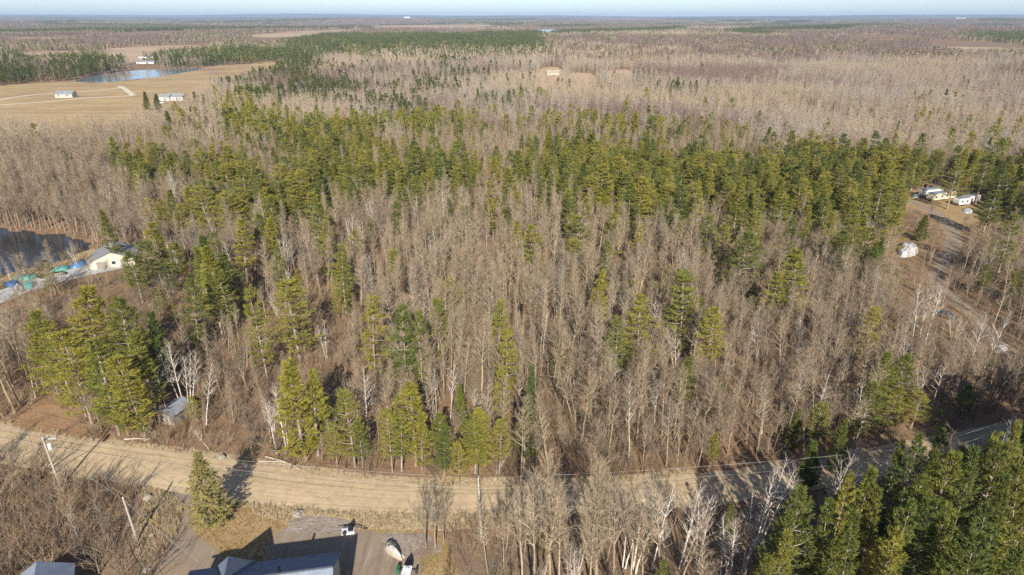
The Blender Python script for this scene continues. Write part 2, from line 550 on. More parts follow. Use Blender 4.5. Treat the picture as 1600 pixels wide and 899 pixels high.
M['hill_forest'] = ground_mat('hill_forest', [(0, 0, 0, (0.12, 0.105, 0.085)), (0.0012, 0.42, 0.6, (0.06, 0.075, 0.045)), (0.004, 0.5, 0.66, (0.17, 0.14, 0.11))], bump=0)

# ------------------------------------------------------------------ the ground and what lies flat on it
def zland(x, y):
    d = np.hypot(x, y)
    k = np.clip((d - 1500) / 2500, 0, 1)
    k = k * k * (3 - 2 * k)
    amp = 5 + 12 * np.clip((d - 3000) / 7000, 0, 1)
    h = np.sin(x / 610 + 1.3) * np.cos(y / 830 - 0.6) + 0.7 * np.sin(x / 1330 - y / 1710 + 2.1) + 0.5 * np.sin(x / 2900 + y / 1100)
    return k * amp * h


def build_ground():
    rings = [0.0] + list(20 * 1.085 ** np.arange(0, 88))
    rings = [r for r in rings if r < 26000]
    nA = 160
    an = np.linspace(0, 2 * np.pi, nA, endpoint=False)
    v = [(0, 0, 0)]
    for r in rings[1:]:
        x, y = r * np.sin(an), r * np.cos(an)
        v.extend(zip(x, y, zland(x, y)))
    mb = MB()
    mb.v = [tuple(map(float, p)) for p in v]
    for k in range(nA):
        mb.f.append((0, 1 + (k + 1) % nA, 1 + k))
    for i in range(len(rings) - 2):
        for k in range(nA):
            k2 = (k + 1) % nA
            a, b = 1 + i * nA, 1 + (i + 1) * nA
            mb.f.append((a + k, a + k2, b + k2, b + k))
    mb.m = [0] * len(mb.f)
    tag(mb.build('ground', M['forest_floor'], smooth=True), kind='structure')


build_ground()


def smooth_poly(P, n=4):
    out = []
    L = len(P)
    for i in range(L):
        p0, p1, p2, p3 = P[i - 1], P[i], P[(i + 1) % L], P[(i + 2) % L]
        for k in range(n):
            t = k / n
            out.append(tuple(0.5 * ((2 * p1[a]) + (-p0[a] + p2[a]) * t + (2 * p0[a] - 5 * p1[a] + 4 * p2[a] - p3[a]) * t * t + (-p0[a] + 3 * p1[a] - 3 * p2[a] + p3[a]) * t ** 3) for a in range(2)))
    return out


def sheet(name, px, z, mat, smooth=True, jit=0.0):
    P = [at(x, y)[:2] for x, y in px]
    if smooth:
        P = smooth_poly(P)
    if jit:
        P = [(x + random.uniform(-jit, jit), y + random.uniform(-jit, jit)) for x, y in P]
    mb = MB()
    mb.face([(x, y, z) for x, y in P])
    me = mb.mesh(name, mat)
    o = link(name, me)
    if me.polygons[0].normal.z < 0:
        me.flip_normals()
    tag(o, kind='structure')
    return P


CLEAR = []      # polygons (ground metres) where no tree grows
BUSHFREE = []


def ribbon(name, centre, widths, z, mat, seg=6, kind='structure'):
    pts = []
    n = len(centre)
    for i in range(n - 1):
        p0, p1, p2, p3 = centre[max(i - 1, 0)], centre[i], centre[i + 1], centre[min(i + 2, n - 1)]
        for k in range(seg):
            t = k / seg
            q = [0.5 * ((2 * p1[a]) + (-p0[a] + p2[a]) * t + (2 * p0[a] - 5 * p1[a] + 4 * p2[a] - p3[a]) * t * t + (-p0[a] + 3 * p1[a] - 3 * p2[a] + p3[a]) * t ** 3) for a in range(2)]
            pts.append((q[0], q[1], widths[i] * (1 - t) + widths[i + 1] * t))
    pts.append((*centre[-1][:2], widths[-1]))
    mb = MB()
    uvs = []
    NU = 7
    s = 0
    poly_l, poly_r = [], []
    for i, (x, y, w) in enumerate(pts):
        a, b = pts[max(i - 1, 0)], pts[min(i + 1, len(pts) - 1)]
        d = Vector((b[0] - a[0], b[1] - a[1]))
        d.normalize()
        nx, ny = -d.y, d.x
        if i:
            s += math.hypot(x - pts[i - 1][0], y - pts[i - 1][1])
        jl, jr = random.uniform(-.25, .25), random.uniform(-.25, .25)
        for k in range(NU):
            t = k / (NU - 1)
            off = -(w / 2 + jr) + t * (w + jl + jr)
            zz = z + 0.10 * (1 - (2 * t - 1) ** 2)
            mb.v.append((x + nx * off, y + ny * off, zz))
            uvs.append((.5 + off / w, s))
        poly_r.append((x - nx * w / 2, y - ny * w / 2))
        poly_l.append((x + nx * w / 2, y + ny * w / 2))
    for i in range(len(pts) - 1):
        for k in range(NU - 1):
            a = i * NU + k
            mb.f.append((a, a + 1, a + NU + 1, a + NU))
            mb.m.append(0)
    me = mb.mesh(name, mat, True)
    if me.polygons[0].normal.z < 0:
        me.flip_normals()
    ul = me.uv_layers.new(name='UVMap')
    li = np.empty(len(me.loops), np.int32)
    me.loops.foreach_get('vertex_index', li)
    ul.data.foreach_set('uv', np.asarray(uvs, np.float32)[li].ravel())
    tag(link(name, me), kind=kind)
    return poly_r + poly_l[::-1]


# the gravel road, from pixel pairs (far edge, near edge)
road_px = [((-260, 640), (-300, 680)), ((-120, 652), (-140, 695)), ((0, 668), (0, 722)), ((100, 683), (90, 742)), ((200, 696), (200, 760)), ((300, 711), (300, 775)), ((400, 730), (400, 786)), ((500, 744), (500, 795)),
           ((600, 753), (600, 801)), ((700, 758), (700, 803)), ((800, 759), (800, 804)), ((900, 757), (900, 803)), ((1000, 751), (1000, 799)), ((1100, 741), (1100, 789)),
           ((1200, 728), (1200, 772)), ((1300, 714), (1300, 756)), ((1400, 698), (1400, 738)), ((1500, 682), (1500, 720)), ((1600, 664), (1600, 702)), ((1720, 640), (1720, 676)), ((1900, 600), (1900, 634))]
cen, wid = [], []
for a, b in road_px:
    A, B = at(*a), at(*b)
    cen.append(((A.x + B.x) / 2, (A.y + B.y) / 2))
    wid.append(min((A - B).length * 0.97, 8.2))
ROAD = ribbon('road', cen, wid, 0.02, M['road'])
ROAD_C, ROAD_W = np.array(cen), np.array(wid)
CLEAR.append(ROAD)
# verges: bare bank beyond the road, dry bank on the near side
V1 = sheet('verge', [(-60, 652), (100, 676), (200, 690), (300, 702), (400, 716), (500, 732), (600, 742), (700, 747), (800, 748), (900, 746), (1000, 740), (1080, 733), (1080, 748), (1000, 760), (800, 768), (600, 764), (400, 742), (200, 706), (100, 692), (0, 678), (-60, 668)], 0.008, M['verge'], jit=0.3)
V2 = sheet('verge.001', [(200, 752), (300, 770), (400, 780), (500, 789), (600, 794), (700, 797), (800, 798), (880, 797), (885, 812), (800, 822), (700, 830), (600, 826), (540, 824), (470, 822), (430, 815), (395, 800), (380, 790), (300, 784), (230, 778)], 0.008, M['verge'], jit=0.3)
CLEAR += [V2]
YARD = sheet('lawn', [(300, 792), (380, 790), (440, 812), (540, 824), (660, 828), (700, 850), (690, 990), (250, 990), (262, 900), (300, 850)], 0.004, M['lawn'])
CLEAR.append(YARD)
DRIVE = sheet('driveway', [(262, 762), (285, 770), (318, 776), (304, 792), (296, 815), (310, 838), (335, 856), (352, 900), (345, 980), (200, 980), (232, 900), (256, 870), (280, 826), (288, 800), (282, 785), (262, 772)], 0.014, M['drive'])
CLEAR.append(DRIVE)
PAD = sheet('gravel_pad', [(430, 832), (540, 828), (600, 834), (640, 845), (655, 870), (640, 980), (430, 980)], 0.012, M['drive'])
PATCH = sheet('rubble_ground', [(595, 838), (640, 832), (675, 842), (690, 858), (660, 870), (620, 866)], 0.018, M['rubble'], jit=0.2)
SANDY = sheet('gravel_ground', [(455, 812), (490, 806), (545, 812), (550, 826), (500, 836), (455, 832)], 0.016, M['rubble'], jit=0.2)
BARE1 = sheet('bare_earth', [(48, 640), (80, 632), (110, 642), (130, 668), (128, 684), (70, 676), (20, 664)], 0.012, M['bare_earth'], jit=0.2)
CLEAR.append(BARE1)

# pond with its sandy bank on the left
POND = sheet('pond', [(-420, 330), (-200, 342), (-80, 350), (0, 355), (22, 362), (40, 360), (66, 366), (95, 365), (112, 373), (130, 376), (140, 388), (122, 396), (116, 404), (90, 410), (66, 418), (48, 418), (22, 426), (0, 428), (-120, 440), (-420, 470)], 0.016, M['water'], jit=.8)
BANK = sheet('bank', [(-420, 465), (-120, 432), (0, 424), (90, 406), (140, 390), (150, 392), (152, 402), (120, 414), (60, 430), (0, 446), (-120, 462), (-420, 500)], 0.008, M['field'])
CLEAR += [POND, BANK]
PATIO = sheet('patio', [(-60, 478), (5, 452), (60, 434), (140, 413), (205, 402), (215, 414), (150, 428), (90, 442), (40, 458), (-40, 492)], 0.012, M['concrete'], smooth=False)
CLEAR.append(PATIO)
# clearing with the trailers on the right, and the track that leads down from it
CLR = sheet('clearing', [(1408, 306), (1440, 298), (1540, 306), (1548, 325), (1520, 350), (1500, 356), (1470, 340), (1440, 330), (1412, 320)], 0.006, M['lawn'])
CLEAR.append(CLR)
CLEAR.append([at(*p)[:2] for p in ((1408, 302), (1540, 302), (1545, 345), (1510, 360), (1470, 350), (1415, 324))])
trk = [(1408, 310), (1436, 320), (1464, 334), (1484, 356), (1490, 385), (1470, 415), (1462, 440), (1490, 465), (1522, 495), (1552, 528), (1600, 566), (1700, 600)]
TRACK = ribbon('track', [at(*p)[:2] for p in trk], [4, 4.2, 4.6, 5, 4.4, 3.4, 3.0, 3.0, 3.6, 3.6, 3.6, 3.6], 0.012, M['drive'])
CLEAR.append(TRACK)
HEAPSPOT = [at(*p)[:2] for p in ((1395, 374), (1438, 374), (1440, 412), (1400, 414))]
CLEAR.append(HEAPSPOT)
CLEAR.append([at(*q)[:2] for q in ((206, 84), (246, 84), (250, 110), (204, 110))])

# fields at the upper left, farther fields
F1 = sheet('field', [(-260, 158), (-60, 140), (60, 130), (150, 128), (215, 125), (300, 108), (370, 101), (432, 97), (436, 116), (400, 128), (330, 150), (300, 176), (240, 196), (150, 215), (60, 215), (-60, 218), (-260, 240)], 0.05, M['field'])
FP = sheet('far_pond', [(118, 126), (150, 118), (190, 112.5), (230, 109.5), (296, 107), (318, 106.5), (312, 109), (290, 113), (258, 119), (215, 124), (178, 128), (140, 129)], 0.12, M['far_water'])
CLEAR += [F1, FP]
for k, px in enumerate([[(150, 80), (215, 73), (300, 69), (340, 70), (335, 80), (260, 88), (215, 97), (160, 100)],
                        [(372, 60), (430, 56), (520, 50), (545, 53), (480, 63), (400, 72)],
                        [(20, 84), (100, 80), (140, 82), (100, 94), (30, 98)],
                        [(1445, 64), (1530, 66), (1600, 70), (1640, 80), (1560, 87), (1470, 80)],
                        [(1300, 56), (1400, 56), (1440, 61), (1380, 68)],
                        [(410, 53), (560, 46), (570, 50), (430, 60)], [(170, 54), (270, 50), (290, 55), (190, 62)], [(600, 40.5), (760, 39), (760, 43), (600, 45)], [(1080, 42.5), (1200, 42), (1200, 46), (1080, 47)], [(20, 60), (130, 57), (140, 62), (30, 67)], [(1180, 49), (1300, 48), (1310, 53), (1190, 54)]]):
    CLEAR.append(sheet('far_field' + ('.%03d' % k if k else ''), px, 1.2 + k * .05 if k > 3 else 0.2 + k * .05, M['far_field']))
for k, px in enumerate([[(842, 112), (852, 106), (876, 107), (882, 130), (860, 140), (844, 136)], [(886, 120), (900, 114), (930, 118), (930, 138), (895, 138)], [(950, 112), (984, 110), (984, 128), (950, 130)]]):
    CLEAR.append(sheet('sand_clearing' + ('.%03d' % k if k else ''), px, 0.1, M['sand']))
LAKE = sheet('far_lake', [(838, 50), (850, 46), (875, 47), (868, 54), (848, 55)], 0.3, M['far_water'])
CLEAR.append(LAKE)
for k, px in enumerate([[(-60, 170), (0, 164.5), (80, 159), (130, 154), (208, 150)], [(208, 150), (203, 145), (193, 138), (186, 135)], [(-20, 160), (40, 150), (90, 146), (150, 142), (190, 137)]]):
    ribbon('farm_road' + ('.%03d' % k if k else ''), [at(*p)[:2] for p in px], [5.0] * len(px), 0.12, M['pale_gravel'])
CLEAR.append([at(*p)[:2] for p in ((560, 790), (690, 800), (690, 900), (560, 990))])


def hills():
    g = np.random.default_rng(5)
    rows = [(14500, 44, 0), (18500, 74, 1), (23500, 116, 2)]
    for k, (d, hm, ph) in enumerate(rows):
        mb = MB()
        n = 220
        an = np.linspace(R(-62), R(62), n)
        prof = np.zeros(n)
        for q in range(1, 9):
            prof += np.sin(an * 2.7 * q * 1.31 + g.uniform(0, 6.28)) / q ** 0.8
        prof = (prof - prof.min()) / (prof.max() - prof.min())
        h = hm * (0.45 + 0.75 * prof)
        fine = g.uniform(-3, 3, n)
        if k == 2:
            h *= 0.75 + 0.45 * np.exp(-((an + R(22)) / R(11)) ** 2) + 0.2 * np.exp(-((an - R(2)) / R(10)) ** 2)
        dep = 1500
        for i in range(n):
            s, c = math.sin(an[i]), math.cos(an[i])
            for (dd, zz) in ((d - dep, -30), (d - dep * .5, h[i] * 0.55), (d, h[i] + fine[i]), (d + dep * 0.8, -30)):
                mb.v.append((s * dd, c * dd, zz))
        for i in range(n - 1):
            for j in range(3):
                a = i * 4 + j
                mb.f.append((a, a + 4, a + 5, a + 1))
                mb.m.append(0)
        tag(mb.build('hills' + ('.%03d' % k if k else ''), M['hill_forest'], smooth=False), kind='structure')


hills()

# ------------------------------------------------------------------ buildings
def slab(mb, quad, th, mat=0):
    """a roof plane with thickness, quad counted so that its upper side faces up"""
    q = [Vector(p) for p in quad]
    n = (q[1] - q[0]).cross(q[2] - q[0])
    n.normalize()
    if n.z < 0:
        q.reverse()
        n = -n
    lo = [p - n * th for p in q]
    k = len(q)
    mb.face(q, mat)
    mb.face(lo[::-1], mat)
    for i in range(k):
        j = (i + 1) % k
        mb.face([lo[i], lo[j], q[j], q[i]], mat)


def gable_house(name, label, cat, loc, rz, L, W, ez, rzg, wall, roof, over=0.4, group=None, doors=(), windows=(), chimney=None, trim='white_paint'):
    """ridge along local x, length L, width W, centred on loc"""
    t = tag(empty(name, loc, rz), label, cat, group)
    mb = MB()
    hx, hy = L / 2, W / 2
    for s in (-1, 1):
        mb.face([(-hx, s * hy, 0), (hx, s * hy, 0), (hx, s * hy, ez), (-hx, s * hy, ez)])
        mb.face([(s * hx, -hy, 0), (s * hx, hy, 0), (s * hx, hy, ez), (s * hx, 0, rzg - .03), (s * hx, -hy, ez)])
    mb.build('wall', M[wall], t)
    sl = (rzg - ez) / hy
    for s in (-1, 1):
        mb = MB()
        slab(mb, [(-hx - over, s * (hy + over), ez - sl * over + .14), (hx + over, s * (hy + over), ez - sl * over + .14), (hx + over, s * .01, rzg + .14), (-hx - over, s * .01, rzg + .14)], 0.14)
        mb.build('roof', M[roof], t)
    for (side, u, z, w, h, kind) in list(doors) + list(windows):
        # side: 's','n','e','w'
        fx = MB()
        px = MB()
        for mbx, g, d0, d1 in ((fx, 0.09, -0.01, 0.05), (px, 0.0, 0.0, 0.065)):
            if side in 'sn':
                s = -1 if side == 's' else 1
                y0, y1 = sorted((s * (hy + d0), s * (hy + d1)))
                mbx.box(u - w / 2 - g, u + w / 2 + g, y0, y1, z - g * (kind == 'window'), z + h + g)
            else:
                s = -1 if side == 'w' else 1
                x0, x1 = sorted((s * (hx + d0), s * (hx + d1)))
                mbx.box(x0, x1, u - w / 2 - g, u + w / 2 + g, z - g * (kind == 'window'), z + h + g)
        fr = fx.build(kind, M[trim], t)
        px.build('pane' if kind == 'window' else 'panel', M['glass'] if kind == 'window' else M['weathered'], fr)
    if chimney:
        mb = MB()
        cx, cy, w, h = chimney
        mb.box(cx - w, cx + w, cy - w, cy + w, rzg - abs(cy) * sl - .5, rzg + h)
        mb.build('chimney', M['weathered'], t)
    return t


# the large house at the bottom edge
HO = Vector((-20.12, 54.85, 0))
HR = math.atan2(0.1737, 0.9848)
house = tag(empty('house', HO, HR), 'large house with dark blue grey shingle roof, its back towards the gravel road', 'house')
mb = MB()
XL, XR, EY, EZ, RZ = -17.3, -0.35, 6.35, 3.6, 7.72
for s in (-1, 1):
    mb.face([(XL, s * EY, 0), (XR, s * EY, 0), (XR, s * EY, EZ), (XL, s * EY, EZ)])
for x in (XL, XR):
    mb.face([(x, -EY, 0), (x, EY, 0), (x, EY, EZ), (x, 0, RZ), (x, -EY, EZ)])
mb.build('wall', M['siding'], house)
for s in (1, -1):
    mb = MB()
    slab(mb, [(XL - .4, s * (EY + .45), 3.5), (XR + .35, s * (EY + .45), 3.5), (XR + .35, s * .01, 7.9), (XL + (1.2 if s > 0 else -.4), s * .01, 7.9)], 0.18)
    mb.build('roof', M['shingle'], house)
mb = MB()
A = (-11.9, 3.6, 7.95)
B = (-11.75, 0.02, 7.95)
Lc, Rc = (-14.7, 6.84, 3.53), (-9.95, 6.84, 3.53)
Lc2, Rc2 = (-14.7, 6.84, 3.3), (-9.95, 6.84, 3.3)
mb.face([Lc, A, B][::-1])
mb.face([Rc, B, A][::-1])
mb.face([Lc, Rc, A])
mb.face([Lc2, Rc2, Rc, Lc])
mb.build('roof_gable', M['shingle'], house)
for s in (1, -1):
    mb = MB()
    mb.box(XL - .4, XR + .35, s * (EY + .46) - .06, s * (EY + .46) + .06, 3.27, 3.44)
    mb.build('gutter', M['roof_trim'], house)
mb = MB()
mb.tube([Vector((-5.9, 0.55, 7.2)), Vector((-5.9, 0.55, 8.35))], [0.16, 0.16], 8, cap=True)
mb.build('vent_pipe', M['black'], house)
mb = MB()
mb.box(XL, XR + .3, -.12, .12, 7.88, 7.96)
mb.build('ridge_cap', M['roof_trim'], house)
for x in (-4.0, -7.6, -16.0):
    mb = MB()
    mb.box(x - .6, x + .6, EY - .02, EY + .06, 1.1, 2.3)
    w = mb.build('window', M['white_paint'], house)
    mb = MB()
    mb.box(x - .5, x + .5, EY - .01, EY + .075, 1.2, 2.2)
    mb.build('pane', M['glass'], w)

# roof corner at the lower left
o1, o2 = at(57, 880, 5.0), at(53, 905, 5.0)
d = (o2 - o1)
rzo = math.atan2(d.y, d.x)
mid = o1 + d.normalized() * 4.5
gable_house('outbuilding', 'small dark roofed outbuilding half hidden by brush beside the driveway', 'outbuilding', (mid.x, mid.y, 0), rzo, 9, 6.2, 3.0, 4.85, 'siding', 'shingle', 0.35)

# shed with a metal roof among the trees
sp, sq = at(254, 644, 2.6), at(286, 622, 2.6)
d = sq - sp
sc = (sp + sq) / 2
L_ = d.length * 0.92
shed = gable_house('shed', 'small shed with weathered grey metal roof among bare trees across the road', 'shed', (sc.x, sc.y, 0), math.atan2(d.y, d.x), min(L_, 7.5), 3.6, 2.0, 2.75, 'weathered', 'metal_roof', 0.3,
                   doors=(('w', -0.3, 0.05, 0.9, 1.7, 'door'),))
# leaning board beside the shed
b0, b1 = at(291, 650), at(298, 640, 1.2)
mb = MB()
Mx = Matrix.Translation((b0.x, b0.y, 0)) @ Matrix.Rotation(R(50), 4, 'Z') @ Matrix.Rotation(R(-25), 4, 'Y')
mb.box(0, 2.6, -.35, .35, 0.02, 0.09, M=Mx)
tag(mb.build('board', M['dead_wood']), 'pale loose board lying beside the metal roofed shed', 'board')

# garage near the pond
g0 = at(176, 420)
GRZ = R(22)
ly = Vector((-math.sin(GRZ), math.cos(GRZ), 0))
gc = g0 + ly * 6
gable_house('garage', 'cream gabled garage with grey roof between the pond and dark pines', 'garage', (gc.x, gc.y, 0), GRZ + R(90), 10, 11, 2.3, 4.5, 'cream_wall', 'grey_roof', 0.4,
            doors=(('w', 2.6, 0.05, 2.4, 2.0, 'door'), ('w', -2.6, 0.05, 1.0, 1.9, 'door')), windows=(('w', -0.4, 1.0, 1.0, 0.8, 'window'),))

c0 = at(296, 378)
gable_house('cabin', 'dark roofed cabin almost hidden behind pines right of the pond', 'cabin', (c0.x, c0.y, 0), R(8), 9, 6, 2.4, 4.2, 'weathered', 'roof_trim', 0.3)


def barrel(p, mat, label, r=.45, h=1.0):
    mb = MB()
    mb.tube([Vector((0, 0, 0)), Vector((0, 0, h * .3)), Vector((0, 0, h * .31)), Vector((0, 0, h * .7)), Vector((0, 0, h * .71)), Vector((0, 0, h))], [r, r, r * 1.05, r * 1.05, r, r], 12, cap=True)
    o = mb.build('barrel', M[mat])
    o.location = (p.x, p.y, 0)
    tag(o, label, 'barrel')


barrel(at(289, 377), 'blue_tarp', 'blue barrel standing in front of the dark hidden cabin', .6, 1.2)
barrel(at(313, 380), 'white_paint', 'white barrel by the right end of the dark hidden cabin', .6, 1.1)


def heap(name, px, h, mat, label, cat, seed=1, sharp=1.0, z0=0.0):
    """an irregular mound over the ground outline given in photo pixels"""
    g = random.Random(seed)
    P = smooth_poly([at(*p)[:2] for p in px], 4)
    cx = sum(p[0] for p in P) / len(P)
    cy = sum(p[1] for p in P) / len(P)
    mb = MB()
    n = len(P)
    lev = [(1.0, 0.0), (0.93, 0.35), (0.75, 0.72), (0.5, 0.92), (0.25, 1.0)]
    for r, z in lev:
        for (x, y) in P:
            j = g.uniform(-.06, .06) * sharp * (r < 1)
            mb.v.append(((x - cx) * (r + j), (y - cy) * (r + j), z0 + h * z * (1 + g.uniform(-.3, .25) * sharp) + (0.01 if z == 0 else 0)))
    mb.v.append((0, 0, z0 + h * (1 + .1 * sharp)))
    for i in range(len(lev) - 1):
        for k in range(n):
            k2 = (k + 1) % n
            mb.f.append((i * n + k, i * n + k2, (i + 1) * n + k2, (i + 1) * n + k))
    for k in range(n):
        mb.f.append(((len(lev) - 1) * n + k, (len(lev) - 1) * n + (k + 1) % n, len(mb.v) - 1))
    mb.m = [0] * len(mb.f)
    me = mb.mesh(name, M[mat], True)
    if me.polygons[-1].normal.z < 0:
        me.flip_normals()
    o = link(name, me)
    o.location = (cx, cy, 0)
    tag(o, label, cat)
    return o


# tarps and clutter by the pond
heap('tarp', [(24, 434), (52, 429), (58, 434), (28, 441)], 0.9, 'teal', 'teal tarp nearest the sandy pond bank', 'tarp', 1)
heap('tarp', [(35, 447), (54, 441), (52, 450), (39, 453)], 1.0, 'teal', 'teal tarp just in front of the other teal tarp by the pond', 'tarp', 2)
heap('tarp', [(80, 424), (108, 416), (106, 422), (86, 427)], 0.9, 'teal', 'teal tarp at the end of the dark lumber pile towards the garage', 'tarp', 3)
heap('tarp', [(5, 443), (29, 439), (24, 450), (10, 448)], 0.8, 'blue_tarp', 'deep blue tarp at the left edge below the pond', 'tarp', 4)
heap('tarp', [(110, 417), (138, 410), (137, 415), (114, 420)], 1.2, 'blue_tarp', 'long blue tarp lying between the garage and the pond', 'tarp', 5)
heap('tarp', [(20, 455), (30, 444), (40, 453), (29, 461)], 1.0, 'plastic', 'white tarp in front of the teal and blue tarps', 'tarp', 6)
lp, lq = at(63, 434), at(104, 427)
d = lq - lp
lum = tag(empty('lumber_pile', (lp + lq) / 2, math.atan2(d.y, d.x)), 'dark weathered lumber pile on the grey patio below the pond', 'lumber pile')
for k in range(14):
    mb = MB()
    Ld = d.length * random.uniform(.6, 1)
    mb.box(-Ld / 2, Ld / 2, -.14, .14, 0, .2)
    b = mb.build('plank', M['rubber'] if k % 3 else M['weathered'], lum)
    b.location = (random.uniform(-.6, .6), -1.3 + (k % 6) * .5, .01 + (k // 6) * .3)
    b.rotation_euler = (0, 0, random.uniform(-.06, .06))


# trailers
def trailer(label, p, q, W, H, body, seed, windows=3):
    A, B = at(*p), at(*q)
    d = B - A
    L = d.length
    rz = math.atan2(d.y, d.x)
    n = Vector((-d.y, d.x, 0)).normalized()
    c = (A + B) / 2 + n * (W / 2)
    t = tag(empty('trailer', (c.x, c.y, 0), rz), label, 'trailer', 'old trailers in the clearing')
    mb = MB()
    z0 = 0.55
    prof = [(-L / 2 + .25, z0), (L / 2 - .05, z0), (L / 2, z0 + .3), (L / 2, H - .25), (L / 2 - .3, H), (-L / 2 + .45, H), (-L / 2, H - .7), (-L / 2 - .02, z0 + .6)]
    for s in (-1, 1):
        pts = [(x, s * W / 2, z) for x, z in prof]
        mb.face(pts if s < 0 else pts[::-1])
    k = len(prof)
    for i in range(k):
        j = (i + 1) % k
        mb.face([(prof[i][0], -W / 2, prof[i][1]), (prof[i][0], W / 2, prof[i][1]), (prof[j][0], W / 2, prof[j][1]), (prof[j][0], -W / 2, prof[j][1])])
    mb.build('body', M[body], t)
    mb = MB()
    slab(mb, [(-L / 2 + .3, -W / 2 - .06, H + .06), (L / 2 - .1, -W / 2 - .06, H + .06), (L / 2 - .1, W / 2 + .06, H + .06), (-L / 2 + .3, W / 2 + .06, H + .06)], .05)
    mb.build('roof', M['metal_roof'], t)
    for k in range(windows):
        x = -L / 2 + L * (k + .7) / (windows + .4)
        mb = MB()
        mb.box(x - .45, x + .45, -W / 2 - .03, -W / 2 + .02, 1.35, 2.0)
        mb.build('window', M['glass'], t)
    mb = MB()
    mb.box(L / 2 - .02, L / 2 + .03, -.5, .5, 1.3, 2.0)
    mb.build('window', M['glass'], t)
    for x in (-.5, .4):
        for s in (-1, 1):
            mb = MB()
            mb.tube([Vector((x, s * (W / 2 - .25), .34)), Vector((x, s * (W / 2 - .02), .34))], [.34, .34], 12, cap=True)
            mb.build('wheel', M['rubber'], t)
    return t


trailer('white trailer standing behind the cream trailer in the clearing', (1443, 309.5), (1472, 306), 2.6, 3.0, 'white_paint', 1)
trailer('long cream trailer with grey roof, first from the curved track', (1456, 316), (1493, 311), 2.7, 3.0, 'cream', 2, 4)
trailer('short white trailer nearest the camera, right of the cream trailer', (1497, 323), (1515, 321), 2.5, 2.9, 'white_paint', 3, 2)
trailer('white trailer at the far right end of the trailer row', (1512, 319), (1530, 316), 2.5, 2.8, 'white_paint', 4, 2)
heap('debris_heap', [(1503, 330), (1512, 326), (1520, 328), (1518, 333), (1507, 334)], 0.7, 'plastic', 'small pale debris heap in front of the short white trailer', 'debris heap', 9)
heap('debris_heap', [(1424, 306), (1434, 304), (1436, 308), (1428, 309)], 0.6, 'plastic', 'pale debris heap where the track enters the trailer clearing', 'debris heap', 12)
heap('plastic_shelter', [(1402, 394), (1408, 382), (1424, 382), (1434, 388), (1432, 398), (1418, 402), (1407, 402)], 1.7, 'plastic', 'crumpled white plastic covered shelter in the woods below the trailers', 'shelter', 7, .9)
heap('rubble_heap', [(1552, 548), (1562, 538), (1574, 544), (1572, 550), (1560, 552)], 0.4, 'plastic', 'pale rubble heap beside the track near the right edge', 'rubble heap', 10, 1.6)


# vehicles
def car(label, p, rz, paint, L=4.4, W=1.8):
    t = tag(empty('car', (p.x, p.y, 0), rz), label, 'car')
    prof = [(-2.15, .3), (-2.2, .75), (-1.5, .95), (-1.0, 1.45), (.55, 1.45), (1.15, .98), (2.05, .85), (2.2, .6), (2.18, .3)]
    s_ = L / 4.4
    mb = MB()
    for s in (-1, 1):
        lo = [(x * s_, s * W / 2 * (0.86 if z > 1.2 else 1), z) for x, z in prof]
        mb.face(lo if s < 0 else lo[::-1])
    for i in range(len(prof)):
        j = (i + 1) % len(prof)
        wi, wj = [(0.86 if prof[q][1] > 1.2 else 1) * W / 2 for q in (i, j)]
        mb.face([(prof[i][0] * s_, -wi, prof[i][1]), (prof[j][0] * s_, -wj, prof[j][1]), (prof[j][0] * s_, wj, prof[j][1]), (prof[i][0] * s_, wi, prof[i][1])][::-1])
    mb.build('body', M[paint], t)
    for a, b in (((.62, 1.42), (1.1, 1.02)), ((-1.05, 1.42), (-1.45, 1.0))):
        mb = MB()
        o = .02 if a[0] > 0 else -.02
        mb.face([((a[0] + o) * s_, -.68, a[1]), ((b[0] + o) * s_, -.76, b[1]), ((b[0] + o) * s_, .76, b[1]), ((a[0] + o) * s_, .68, a[1])])
        mb.build('windscreen', M['glass'], t)
    for x in (-1.35, 1.35):
        for s in (-1, 1):
            mb = MB()
            mb.tube([Vector((x * s_, s * (W / 2 - .2), .33)), Vector((x * s_, s * (W / 2 + .01), .33))], [.33, .33], 12, cap=True)
            mb.build('wheel', M['rubber'], t)
    return t


car('dark car parked under bare trees beside the track at right', at(1476, 496), R(-50), 'car_paint', 4.6)
car('white car parked in front of the distant farmhouse', at(252, 162), R(10), 'white_paint')

# farm buildings and distant ones
f0 = at(260.5, 157)
gable_house('farm_shed', 'white farm shed with dark roof left of the distant farmhouse', 'farm shed', (f0.x, f0.y, 0), R(-8), 9, 7, 3.0, 5.0, 'white_paint', 'grey_roof', doors=(('s', 1, .05, 2.4, 2.2, 'door'),))
f0 = at(277, 156.5)
gable_house('farmhouse', 'long white farmhouse with dark roof on the tan field', 'house', (f0.x, f0.y, 0), R(-6), 15, 8, 3.2, 5.6, 'white_paint', 'grey_roof', doors=(('s', -1, .05, 1.2, 2.1, 'door'),),
            windows=(('s', -5, 1.0, 1.4, 1.2, 'window'), ('s', 2.2, 1.0, 1.4, 1.2, 'window'), ('s', 5.2, 1.0, 1.4, 1.2, 'window')), chimney=(3, 0.5, .4, .9))
f0 = at(104, 152)
gable_house('farmhouse', 'pale farmhouse beside the light farm road at far left', 'house', (f0.x, f0.y, 0), R(5), 14, 8, 3.0, 5.2, 'cream_wall', 'metal_roof', windows=(('s', -4, 1.0, 1.4, 1.2, 'window'), ('s', 3, 1.0, 1.4, 1.2, 'window')))
